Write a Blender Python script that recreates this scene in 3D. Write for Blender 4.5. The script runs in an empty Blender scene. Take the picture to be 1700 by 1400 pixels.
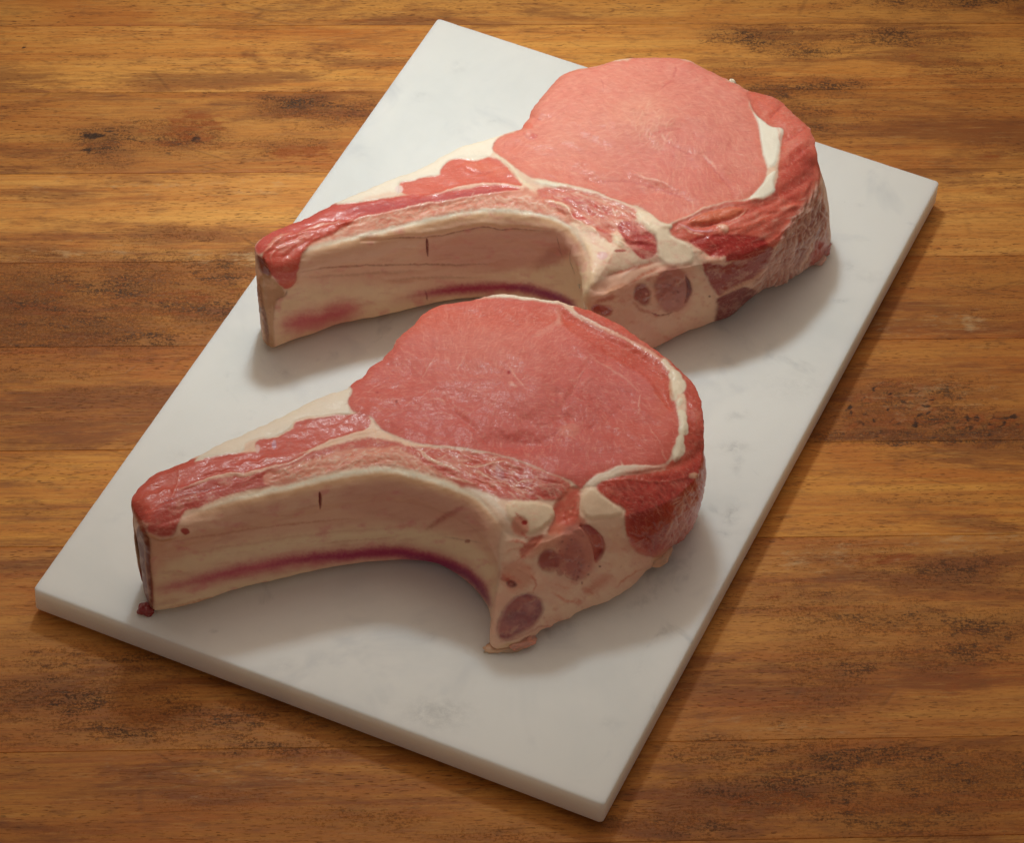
import bpy, math, random
import numpy as np
from mathutils import Matrix, Vector

random.seed(7)
rng = np.random.default_rng(7)
C = bpy.context.scene.collection
SC = bpy.context.scene

# ------------------------------------------------------------------ camera
FPX = 6234.0                                   # focal length in reference pixels (frame 1700 x 1400)
VX1 = np.array([-23195.27, -8204.80, 0.0]); VX2 = np.array([3944.68, -6415.38, 0.0])
d1 = VX1.copy(); d1[2] = FPX; d1 /= np.linalg.norm(d1)
d2 = VX2.copy(); d2[2] = FPX; d2 /= np.linalg.norm(d2)
n_ = np.cross(d1, d2); n_ /= np.linalg.norm(n_)
if n_[1] > 0: n_ = -n_                          # the table's up direction, in camera axes (x right, y down, z forward)
H_SLAB = 1.1125                                 # camera height above the marble
Z_SLAB = 0.0145                                 # marble top above the table
def _ray(u, v):
    return np.stack([np.asarray(u, float)-850, np.asarray(v, float)-700, np.full(np.shape(u), FPX)], -1)
def _hit(u, v, z):
    r = _ray(u, v); h = H_SLAB + Z_SLAB - z
    return r * (h / -(r @ n_))[..., None]
_a = _hit(350., 745.5, 0.0); _b = _hit(1350., 734.5, 0.0)
ex = (_b-_a)/np.linalg.norm(_b-_a); ez = n_; ey = np.cross(ez, ex)
RW = np.stack([ex, ey, ez])                     # camera axes -> world axes
ORG = _hit(850., 700., 0.0)
def at(u, v, z=0.0):                            # the point of height z seen at frame position (u, v)
    return (_hit(np.asarray(u, float), np.asarray(v, float), z) - ORG) @ RW.T
def pix(P):                                     # and back
    c = P @ RW + ORG
    return np.stack([c[..., 0]/c[..., 2]*FPX+850, c[..., 1]/c[..., 2]*FPX+700], -1)
cam = bpy.data.cameras.new('camera'); co = bpy.data.objects.new('camera', cam); C.objects.link(co)
cam.sensor_width = 36; cam.lens = FPX/1700*36; cam.clip_start = 0.05; cam.clip_end = 50
M = Matrix.Identity(4)
right, down, fwd = RW @ np.array([1., 0, 0]), RW @ np.array([0, 1., 0]), RW @ np.array([0, 0, 1.])
loc = (np.zeros(3)-ORG) @ RW.T
for i in range(3):
    M[i][0] = right[i]; M[i][1] = -down[i]; M[i][2] = -fwd[i]; M[i][3] = loc[i]
co.matrix_world = M
SC.camera = co

# ------------------------------------------------------------------ light (studio: one softbox behind, one large overhead)
W = bpy.data.worlds.new('World'); SC.world = W; W.use_nodes = True
bg = W.node_tree.nodes['Background']; bg.inputs[0].default_value = (1.0, 0.86, 0.73, 1); bg.inputs[1].default_value = 0.205
def area(name, pos, target, size, power, col, spread=180, size_y=None):
    l = bpy.data.lights.new(name, 'AREA'); o = bpy.data.objects.new(name, l); C.objects.link(o)
    l.shape = 'RECTANGLE'; l.size = size; l.size_y = size_y or size; l.energy = power; l.color = col; l.spread = math.radians(spread)
    o.location = pos
    o.rotation_euler = (Vector(target)-Vector(pos)).to_track_quat('-Z', 'Y').to_euler()
    return o
area('key_softbox', (-0.05, 0.36, 0.76), (-0.02, 0.11, 0.0), 0.085, 0.295, (0.87, 1.0, 1.02), 48)
area('overhead_softbox', (0.0, 0.36, 0.98), (0, 0.05, 0), 0.85, 1.0, (1.0, 0.84, 0.68), 92)
SC.view_settings.view_transform = 'Standard'; SC.view_settings.look = 'None'
SC.view_settings.exposure = 0.0; SC.view_settings.gamma = 1.0; SC.view_settings.use_curve_mapping = False
SC.render.film_transparent = False

# ------------------------------------------------------------------ helpers
def lin(c):
    c = np.asarray(c, float)/255.0
    return np.where(c <= 0.04045, c/12.92, ((c+0.055)/1.055)**2.4)
def l4(c): return tuple(lin(c))+(1.0,)
_perm = rng.permutation(256)
_perm = np.concatenate([_perm, _perm])
_grad = rng.normal(size=(256, 3)); _grad /= np.linalg.norm(_grad, axis=1)[:, None]
def perlin(x, y, z=None):
    x = np.asarray(x, float); y = np.asarray(y, float)
    z = np.zeros_like(x) if z is None else np.asarray(z, float)+0*x
    xi, yi, zi = np.floor(x).astype(int), np.floor(y).astype(int), np.floor(z).astype(int)
    xf, yf, zf = x-xi, y-yi, z-zi
    u, v, w = [t*t*t*(t*(t*6-15)+10) for t in (xf, yf, zf)]
    def g(i, j, k):
        h = _perm[_perm[_perm[(xi+i) & 255]+((yi+j) & 255)]+((zi+k) & 255)]
        G = _grad[h]
        return G[..., 0]*(xf-i)+G[..., 1]*(yf-j)+G[..., 2]*(zf-k)
    def L(a, b, t): return a+(b-a)*t
    a = L(L(g(0, 0, 0), g(1, 0, 0), u), L(g(0, 1, 0), g(1, 1, 0), u), v)
    if not np.any(zf): return a*1.6
    b = L(L(g(0, 0, 1), g(1, 0, 1), u), L(g(0, 1, 1), g(1, 1, 1), u), v)
    return L(a, b, w)*1.6
def fbm(x, y, z=None, o=4, gain=0.5):
    s = 0; a = 1.0; t = 0
    for k in range(o):
        s = s+a*perlin(x*2**k+17.3*k, y*2**k+5.1*k, None if z is None else z*2**k); t += a; a *= gain
    return s/t
def smooth(t): t = np.clip(t, 0, 1); return t*t*(3-2*t)

def mesh_obj(name, verts, faces, mat, parent=None, attrs=None, normals=None, smooth_on=True):
    verts = np.ascontiguousarray(verts, np.float32); faces = np.ascontiguousarray(faces, np.int32)
    me = bpy.data.meshes.new(name)
    k = faces.shape[1]
    me.vertices.add(len(verts)); me.vertices.foreach_set('co', verts.ravel())
    me.loops.add(faces.size); me.loops.foreach_set('vertex_index', faces.ravel())
    me.polygons.add(len(faces)); me.polygons.foreach_set('loop_start', np.arange(0, faces.size, k, dtype=np.int32))
    me.polygons.foreach_set('loop_total', np.full(len(faces), k, np.int32))
    me.update(calc_edges=True)
    me.polygons.foreach_set('use_smooth', np.full(len(faces), smooth_on))
    for an, arr in (attrs or {}).items():
        if arr.ndim == 2:
            a = me.attributes.new(an, 'FLOAT_COLOR', 'POINT')
            a.data.foreach_set('color', np.ascontiguousarray(np.concatenate([arr, np.ones((len(arr), 1))], 1), np.float32).ravel())
        else:
            a = me.attributes.new(an, 'FLOAT', 'POINT'); a.data.foreach_set('value', np.ascontiguousarray(arr, np.float32))
    me.validate()
    if normals is not None: me.normals_split_custom_set_from_vertices(np.ascontiguousarray(normals, np.float32))
    me.materials.append(mat)
    o = bpy.data.objects.new(name, me); C.objects.link(o)
    if parent: o.parent = parent
    return o
def empty(name, label, cat, loc=(0, 0, 0), group=None):
    o = bpy.data.objects.new(name, None); C.objects.link(o); o.location = loc; o.empty_display_size = 0.02
    o['label'] = label; o['category'] = cat
    if group: o['group'] = group
    return o

class NT:
    def __init__(s, name):
        s.m = bpy.data.materials.new(name); s.m.use_nodes = True; s.t = s.m.node_tree; s.n = s.t.nodes
        s.b = s.n['Principled BSDF']
    def new(s, ty, **kw):
        x = s.n.new(ty)
        for k, v in kw.items(): setattr(x, k, v)
        return x
    def link(s, a, b): s.t.links.new(a, b)
    def put(s, sock, v):
        if isinstance(v, bpy.types.NodeSocket): s.link(v, sock)
        else: sock.default_value = v
    def math(s, op, a, b=0.0, c=0.0, clamp=False):
        x = s.new('ShaderNodeMath', operation=op, use_clamp=clamp)
        s.put(x.inputs[0], a); s.put(x.inputs[1], b); s.put(x.inputs[2], c); return x.outputs[0]
    def mix(s, f, a, b, mode='MIX'):
        x = s.new('ShaderNodeMix', data_type='RGBA', blend_type=mode)
        s.put(x.inputs[0], f); s.put(x.inputs[6], a); s.put(x.inputs[7], b); return x.outputs[2]
    def noise(s, vec, scale, detail=3, rough=0.55, dist=0.0):
        x = s.new('ShaderNodeTexNoise'); s.link(vec, x.inputs['Vector'])
        x.inputs['Scale'].default_value = scale; x.inputs['Detail'].default_value = detail
        x.inputs['Roughness'].default_value = rough; x.inputs['Distortion'].default_value = dist; return x.outputs['Fac']
    def mapping(s, vec, scale=(1, 1, 1), loc=(0, 0, 0), rot=(0, 0, 0)):
        x = s.new('ShaderNodeMapping'); s.link(vec, x.inputs[0]); x.inputs['Scale'].default_value = scale
        s.put(x.inputs['Location'], loc); x.inputs['Rotation'].default_value = rot; return x.outputs[0]
    def ramp(s, f, lo, hi):
        x = s.new('ShaderNodeMapRange', interpolation_type='SMOOTHSTEP'); s.put(x.inputs['Value'], f)
        x.inputs['From Min'].default_value = lo; x.inputs['From Max'].default_value = hi; return x.outputs['Result']
    def attr(s, name):
        return s.new('ShaderNodeAttribute', attribute_name=name)
    def bump(s, h, strength, dist):
        x = s.new('ShaderNodeBump'); s.link(h, x.inputs['Height']); x.inputs['Strength'].default_value = strength
        x.inputs['Distance'].default_value = dist; return x.outputs['Normal']

# ------------------------------------------------------------------ materials
def wood_mat():
    s = NT('worn_wood')
    tc = s.new('ShaderNodeTexCoord').outputs['Object']; oi = s.new('ShaderNodeObjectInfo')
    off = s.new('ShaderNodeCombineXYZ'); s.link(s.math('MULTIPLY', oi.outputs['Random'], 37.0), off.inputs[0]); s.link(s.math('MULTIPLY', oi.outputs['Random'], 11.0), off.inputs[1])
    tv = s.new('ShaderNodeVectorMath', operation='ADD'); s.link(tc, tv.inputs[0]); s.link(off.outputs[0], tv.inputs[1]); p = tv.outputs[0]
    long_ = s.mapping(p, (2.2, 55, 1)); mid = s.mapping(p, (9, 260, 1)); fine = s.mapping(p, (70, 1100, 1))
    g1 = s.noise(long_, 1.0, 5, 0.65, 0.8); g2 = s.noise(mid, 1.0, 5, 0.7, 0.3); g3 = s.noise(fine, 1.0, 3, 0.65)
    col = s.mix(s.ramp(g1, 0.3, 0.7), l4((180, 106, 38)), l4((212, 146, 64)))
    col = s.mix(s.ramp(g2, 0.35, 0.7), col, s.mix(0.45, col, l4((222, 168, 86))))
    col = s.mix(1.0, col, oi.outputs['Color'], 'MULTIPLY')
    # tone drift: brown, orange, smoky
    dr = s.noise(s.mapping(p, (7, 26, 1)), 1.0, 7, 0.6, 0.5)
    col = s.mix(s.math('MULTIPLY', s.ramp(dr, 0.50, 0.68), 0.55), col, l4((176, 88, 22)))
    d2 = s.noise(s.mapping(p, (8, 38, 1), (4, 4, 0)), 1.0, 9, 0.70, 0.4)
    col = s.mix(s.math('MULTIPLY', s.ramp(d2, 0.49, 0.62), 0.66), col, l4((122, 62, 24)))
    d3 = s.noise(s.mapping(p, (60, 180, 1), (7, 4, 0)), 1.0, 7, 0.75)
    col = s.mix(s.math('MULTIPLY', s.ramp(d3, 0.50, 0.68), 0.42), col, l4((104, 60, 30)))
    # pores: short dark dashes along the grain
    pv = s.noise(s.mapping(p, (240, 1400, 1), (0, 0, 0), (0, 0, 0.05)), 1.0, 1, 0.5); pn = s.noise(s.mapping(p, (14, 60, 1)), 1.0, 3, 0.6)
    pores = s.math('MULTIPLY', s.ramp(pv, 0.61, 0.70), s.ramp(pn, 0.35, 0.62))
    col = s.mix(s.math('MULTIPLY', pores, 0.70), col, l4((92, 48, 16)))
    col = s.mix(s.math('MULTIPLY', s.ramp(g3, 0.48, 0.74), 0.30), col, l4((112, 64, 26)))
    fl = s.noise(s.mapping(p, (150, 620, 1), (3, 8, 0)), 1.0, 6, 0.8); fl2 = s.noise(s.mapping(p, (45, 700, 1), (5, 2, 0)), 1.0, 5, 0.75)
    col = s.mix(s.math('MULTIPLY', s.ramp(fl, 0.54, 0.64), 0.28), col, l4((120, 66, 26)))
    col = s.mix(s.math('MULTIPLY', s.ramp(fl2, 0.53, 0.62), 0.20), col, l4((128, 72, 28)))
    col = s.mix(s.math('MULTIPLY', s.ramp(fl2, 0.46, 0.36), 0.20), col, l4((226, 176, 104)))
    # worn grime, density from the traced attribute, broken up by grain-following noise at several sizes
    at_d = s.math('MINIMUM', s.attr('grime').outputs['Fac'], 1.0)
    gn = s.noise(s.mapping(p, (75, 190, 1)), 1.0, 12, 0.88); gn2 = s.noise(s.mapping(p, (380, 1100, 1)), 1.0, 5, 0.8); gn3 = s.noise(s.mapping(p, (900, 700, 1)), 1.0, 3, 0.7)
    col = s.mix(s.math('MULTIPLY', at_d, 0.80), col, s.mix(s.ramp(gn, 0.44, 0.56), l4((96, 46, 16)), l4((168, 92, 36))))
    gg = s.math('ADD', s.math('ADD', s.math('MULTIPLY', gn, 0.50), s.math('MULTIPLY', gn2, 0.30)), s.math('MULTIPLY', gn3, 0.20))
    th = s.math('SUBTRACT', s.math('ADD', gg, s.math('MULTIPLY', at_d, 0.075)), 0.535)
    gm = s.math('MULTIPLY', s.ramp(th, 0.0, 0.055), s.ramp(at_d, 0.02, 0.35))
    col = s.mix(s.math('MULTIPLY', gm, 0.60), col, s.mix(gn3, l4((56, 32, 18)), l4((96, 52, 24))))
    cl = s.noise(s.mapping(p, (28, 75, 1), (2, 6, 0)), 1.0, 8, 0.72)
    cm = s.math('MULTIPLY', s.math('MULTIPLY', s.ramp(cl, 0.47, 0.60), s.ramp(at_d, 0.12, 0.55)), s.ramp(gg, 0.46, 0.54))
    col = s.mix(s.math('MULTIPLY', cm, 0.85), col, l4((50, 32, 20)))
    lt = s.math('MULTIPLY', s.ramp(gn2, 0.53, 0.62), at_d)
    col = s.mix(s.math('MULTIPLY', lt, 0.40), col, l4((198, 138, 78)))
    # spots of burnt orange and of pale scraped wood
    ao = s.attr('rust').outputs['Fac']; ap = s.attr('pale').outputs['Fac']
    rn = s.noise(s.mapping(p, (90, 240, 1)), 1.0, 4, 0.7)
    col = s.mix(s.math('MULTIPLY', s.ramp(s.math('ADD', rn, s.math('MULTIPLY', ao, 0.5)), 0.62, 0.85), 0.75), col, l4((150, 72, 16)))
    col = s.mix(s.math('MULTIPLY', s.ramp(s.math('ADD', rn, s.math('MULTIPLY', ap, 0.5)), 0.62, 0.95), 0.6), col, l4((206, 170, 122)))
    ab = s.attr('char').outputs['Fac']
    ch = s.ramp(s.math('ADD', s.math('MULTIPLY', s.noise(s.mapping(p, (180, 420, 1)), 1.0, 4, 0.7), 0.9), s.math('MULTIPLY', ab, 0.8)), 0.76, 0.96)
    col = s.mix(s.math('MULTIPLY', ch, 0.85), col, l4((38, 22, 14)))
    # knife scratches, thin lines of crossing directions
    def scratch(rot, sc, seed):
        v = s.new('ShaderNodeTexVoronoi', feature='DISTANCE_TO_EDGE')
        s.link(s.mapping(p, sc, (seed, seed*2, 0), (0, 0, rot)), v.inputs['Vector']); v.inputs['Scale'].default_value = 1.0
        ln = s.math('SUBTRACT', 1.0, s.ramp(v.outputs['Distance'], 0.0, 0.025))
        return s.math('MULTIPLY', ln, s.ramp(s.noise(s.mapping(p, (22, 22, 22), (seed, 0, 0)), 1.0, 3), 0.52, 0.66))
    sc1 = s.math('MAXIMUM', scratch(0.5, (14, 60, 1), 3.0), scratch(-0.7, (16, 75, 1), 9.0))
    col = s.mix(s.math('MULTIPLY', sc1, 0.30), col, l4((96, 56, 26)))
    s.link(col, s.b.inputs['Base Color'])
    s.link(s.math('ADD', 0.50, s.math('MULTIPLY', g2, 0.22)), s.b.inputs['Roughness'])
    s.b.inputs['Specular IOR Level'].default_value = 0.3
    h = s.math('SUBTRACT', s.math('ADD', s.math('MULTIPLY', g2, 0.5), s.math('MULTIPLY', g3, 0.3)), s.math('ADD', s.math('ADD', pores, s.math('MULTIPLY', sc1, 0.6)), s.math('MULTIPLY', gm, 0.3)))
    s.link(s.bump(h, 0.55, 0.0004), s.b.inputs['Normal'])
    return s.m

def marble_mat():
    s = NT('white_marble')
    p = s.new('ShaderNodeTexCoord').outputs['Object']
    a = s.noise(p, 9, 5, 0.6, 0.6); b = s.noise(s.mapping(p, (1, 1, 1), (3, 5, 0)), 24, 6, 0.65, 1.2)
    col = s.mix(s.ramp(a, 0.35, 0.7), l4((230, 227, 221)), l4((217, 216, 212)))
    # cloudy grey patches and rare thin veins
    c = s.noise(s.mapping(p, (1.0, 1.0, 1), (9, 1, 0), (0, 0, 0.6)), 20, 4, 0.6, 0.8)
    col = s.mix(s.math('MULTIPLY', s.ramp(c, 0.56, 0.76), 0.42), col, l4((182, 183, 186)))
    w = s.new('ShaderNodeTexNoise', noise_dimensions='3D'); s.link(s.mapping(p, (1, 1, 1), (1.7, 4.2, 0)), w.inputs['Vector']); w.inputs['Scale'].default_value = 7; w.inputs['Detail'].default_value = 6; w.inputs['Distortion'].default_value = 0.7
    vein = s.math('SUBTRACT', 1.0, s.ramp(s.math('ABSOLUTE', s.math('SUBTRACT', w.outputs['Fac'], 0.5)), 0.0, 0.018))
    vein = s.math('MULTIPLY', vein, s.ramp(b, 0.5, 0.7))
    col = s.mix(s.math('MULTIPLY', vein, 0.40), col, l4((150, 150, 152)))
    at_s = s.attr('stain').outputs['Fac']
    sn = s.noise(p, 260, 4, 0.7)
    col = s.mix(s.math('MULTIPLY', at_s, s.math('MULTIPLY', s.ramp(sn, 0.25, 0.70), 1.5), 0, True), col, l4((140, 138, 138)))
    col = s.mix(s.math('MULTIPLY', s.ramp(s.noise(p, 900, 2), 0.72, 0.8), 0.15), col, l4((160, 150, 140)))
    s.link(col, s.b.inputs['Base Color'])
    s.link(s.math('ADD', 0.52, s.math('MULTIPLY', b, 0.2)), s.b.inputs['Roughness'])
    s.b.inputs['Specular IOR Level'].default_value = 0.3
    s.b.subsurface_method = 'BURLEY'; s.b.inputs['Subsurface Weight'].default_value = 0.7; s.b.inputs['Subsurface Radius'].default_value = (1.0, 0.80, 0.55); s.b.inputs['Subsurface Scale'].default_value = 0.012
    s.link(s.bump(s.noise(p, 1500, 2), 0.08, 0.0003), s.b.inputs['Normal'])
    return s.m

def flesh_mat(name, sss, radius, rough, spec, fib_scale, fib_str, mott, sc_=0.0035):
    s = NT(name)
    p = s.new('ShaderNodeTexCoord').outputs['Object']
    base = s.attr('pigment').outputs['Color']; wet = s.attr('wet').outputs['Fac']
    m1 = s.noise(p, 420, 3, 0.6); m2 = s.noise(p, 120, 4, 0.6, 0.4)
    dark = s.mix(1.0, base, (0.80, 0.66, 0.64, 1), 'MULTIPLY'); light = s.mix(0.22, base, l4((238, 176, 150)))
    col = s.mix(s.math('MULTIPLY', s.ramp(m2, 0.45, 0.75), mott), base, dark)
    col = s.mix(s.math('MULTIPLY', s.ramp(m1, 0.52, 0.8), mott), col, light)
    if 'muscle' in name:                    # fine pale strands of the cut fibres
        w1 = s.noise(s.mapping(p, (170, 900, 400)), 1.0, 4, 0.6, 2.2); w2 = s.noise(s.mapping(p, (700, 260, 400), (2, 5, 0)), 1.0, 4, 0.6, 2.0)
        st = s.math('MAXIMUM', s.ramp(w1, 0.57, 0.66), s.math('MULTIPLY', s.ramp(w2, 0.60, 0.68), 0.8))
        col = s.mix(s.math('MULTIPLY', st, 0.22), col, l4((248, 186, 164)))
        dk = s.ramp(w1, 0.44, 0.34); col = s.mix(s.math('MULTIPLY', dk, 0.28), col, s.mix(1.0, base, (0.72, 0.5, 0.5, 1), 'MULTIPLY'))
    s.link(col, s.b.inputs['Base Color'])
    b = s.b
    b.subsurface_method = 'BURLEY'
    b.inputs['Subsurface Weight'].default_value = sss; b.inputs['Subsurface Radius'].default_value = radius; b.inputs['Subsurface Scale'].default_value = sc_
    s.link(s.math('SUBTRACT', rough, s.math('MULTIPLY', wet, 0.24)), b.inputs['Roughness'])
    s.link(s.math('ADD', spec, s.math('MULTIPLY', wet, 0.25)), b.inputs['Specular IOR Level'])
    s.link(s.math('ADD', 0.05, s.math('MULTIPLY', wet, 0.34)), b.inputs['Coat Weight']); b.inputs['Coat Roughness'].default_value = 0.12
    f1 = s.noise(s.mapping(p, fib_scale), 1.0, 3, 0.6, 1.2); f2 = s.noise(p, 1300, 2, 0.6)
    h = s.math('ADD', s.math('MULTIPLY', f1, 0.7), s.math('MULTIPLY', f2, 0.4))
    nrm = s.bump(h, fib_str, 0.0005); s.link(nrm, b.inputs['Normal']); s.link(nrm, b.inputs['Coat Normal'])
    return s.m
def rubber_mat():
    s = NT('dark_rubber'); p = s.new('ShaderNodeTexCoord').outputs['Object']
    s.link(s.mix(s.noise(p, 300), l4((30, 28, 26)), l4((44, 40, 38))), s.b.inputs['Base Color']); s.b.inputs['Roughness'].default_value = 0.8
    return s.m

MUSCLE = flesh_mat('raw_muscle', 0.30, (1.0, 0.3, 0.2), 0.58, 0.26, (230, 800, 400), 0.26, 0.30)
FAT = flesh_mat('pale_fat', 0.35, (1.0, 0.65, 0.45), 0.50, 0.28, (240, 240, 240), 0.30, 0.14, 0.0050)
BONE = flesh_mat('bone_and_membrane', 0.35, (1.0, 0.62, 0.45), 0.46, 0.32, (60, 600, 600), 0.20, 0.16, 0.0065)
GRISTLE = flesh_mat('dark_gristle', 0.25, (1.0, 0.3, 0.25), 0.46, 0.34, (400, 400, 400), 0.25, 0.45)

# ------------------------------------------------------------------ table: wooden staves, each a plank
WOOD = wood_mat()
def blob(P, u, v, ru, rv, amp=1.0, rot=0.0, pw=1.0):
    du, dv = P[..., 0]-u, P[..., 1]-v; c, s_ = math.cos(rot), math.sin(rot)
    a = (du*c+dv*s_)/ru; b = (-du*s_+dv*c)/rv
    return amp*np.exp(-(a*a+b*b)**pw)
# marks on the wood, located by where they lie on the table: (u, v, ru, rv, strength)
GRIME = [(470, 240, 60, 14, .55), (500, 175, 70, 16, .9), (560, 190, 60, 22, .6), (640, 130, 40, 12, .2), (290, 225, 70, 24, .7), (170, 235, 50, 20, .8), (150, 270, 70, 8, .6),
         (300, 390, 110, 10, .4), (60, 490, 110, 46, .9), (230, 480, 90, 50, .85), (330, 510, 70, 40, .8), (150, 545, 150, 30, .9), (360, 470, 60, 40, .7), (430, 420, 50, 8, .6), (0, 550, 120, 26, .9),
         (60, 620, 140, 16, .35), (180, 650, 120, 14, .3), (60, 700, 90, 10, .25), (40, 850, 100, 14, .2), (40, 1060, 100, 12, .3), (160, 1100, 160, 26, .45), (120, 1160, 160, 34, .6), (300, 1200, 200, 30, .6), (470, 1240, 120, 16, .55),
         (60, 1230, 90, 8, .4), (350, 1330, 150, 24, .25), (600, 1360, 140, 22, .35), (800, 1390, 120, 16, .4), (100, 1380, 120, 16, .2),
         (1260, 60, 90, 14, .65), (1330, 80, 70, 16, .6), (1230, 120, 60, 16, .45), (1500, 60, 120, 20, .5), (1620, 110, 80, 30, .35), (1350, 145, 80, 12, .7), (1290, 150, 60, 10, .9), (1320, 200, 60, 26, .65), (1420, 200, 80, 26, .3), (1480, 190, 60, 10, .25),
         (1500, 300, 80, 30, .2), (1640, 240, 70, 20, .2), (1480, 400, 120, 30, .22), (1600, 470, 120, 40, .22), (1650, 520, 90, 20, .3),
         (1470, 690, 90, 34, .75), (1560, 700, 90, 26, .7), (1660, 716, 80, 14, 1.1), (1450, 724, 120, 8, 1.2), (1600, 727, 140, 7, 1.2), (1540, 650, 90, 26, .5),
         (1500, 830, 140, 14, .25), (1420, 920, 120, 22, .35), (1580, 950, 140, 26, .45), (1330, 1000, 110, 30, .45), (1480, 1030, 140, 26, .55), (1640, 1050, 110, 28, .65), (1380, 1110, 70, 60, .5), (1560, 1090, 130, 22, .5),
         (1300, 1190, 90, 16, .3), (1200, 1250, 70, 24, .6), (1400, 1260, 150, 24, .7), (1600, 1290, 140, 34, .75), (1300, 1320, 140, 30, .7), (1500, 1350, 160, 34, .6), (1120, 1370, 120, 22, .5), (700, 20, 200, 8, .1), (1640, 0, 200, 14, .7)]
CHAR = [(165, 222, 20, 9, .7), (137, 250, 14, 8, .75), (265, 180, 18, 6, .4), (270, 200, 14, 5, .4), (325, 228, 20, 5, .65), (335, 205, 14, 6, .35), (155, 205, 12, 3, .5), (292, 254, 8, 4, .5), (400, 165, 16, 6, .3), (440, 236, 12, 5, .45),
        (505, 232, 30, 5, .4), (50, 78, 8, 4, .7), (165, 110, 6, 3, .5), (90, 355, 18, 3, .5), (235, 325, 8, 3, .4), (155, 426, 8, 4, .5), (150, 490, 30, 10, .35), (320, 470, 40, 10, .3), (160, 535, 30, 12, .3), (195, 475, 10, 5, .4), (655, 52, 12, 4, .35),
        (1285, 152, 40, 5, .45), (1350, 143, 25, 4, .4), (1300, 78, 30, 5, .35), (1235, 48, 20, 3, .35), (1480, 205, 22, 3, .3), (1460, 728, 60, 3, .5), (1620, 726, 60, 4, .5), (1665, 1060, 50, 6, .4), (1540, 1062, 40, 4, .3), (1570, 1245, 60, 4, .25),
        (1640, 780, 10, 4, .3), (1310, 1310, 20, 8, .3), (110, 1170, 60, 8, .25), (400, 1250, 60, 6, .25), (440, 1352, 8, 12, .25), (620, 1385, 10, 6, .4)]
RUST = [(330, 205, 40, 22, .7), (300, 220, 60, 22, .5), (500, 250, 30, 10, .8), (540, 258, 22, 6, .5), (1640, 262, 24, 5, .9), (1610, 245, 22, 3, .5), (1640, 315, 20, 8, .5), (1480, 700, 80, 20, .5), (1550, 110, 90, 40, .3), (300, 500, 150, 30, .35), (60, 500, 90, 30, .35),
        (1500, 926, 60, 4, .9), (1430, 937, 20, 4, .7), (1300, 1330, 130, 30, .3), (1600, 1120, 80, 60, .25), (60, 960, 80, 60, .2), (300, 1100, 120, 20, .15), (1310, 1000, 60, 20, .3)]
PALE = [(1500, 680, 120, 40, .3), (350, 310, 300, 18, .25), (430, 430, 110, 12, .5), (100, 420, 160, 12, .3), (1610, 535, 26, 14, .6), (1500, 540, 120, 16, .3), (1550, 650, 90, 22, .35), (420, 1290, 150, 26, .3), (1360, 930, 100, 20, .4), (1600, 900, 120, 16, .4), (1250, 1210, 150, 16, .3), (1300, 60, 200, 30, .1), (620, 40, 160, 50, .1)]
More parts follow.
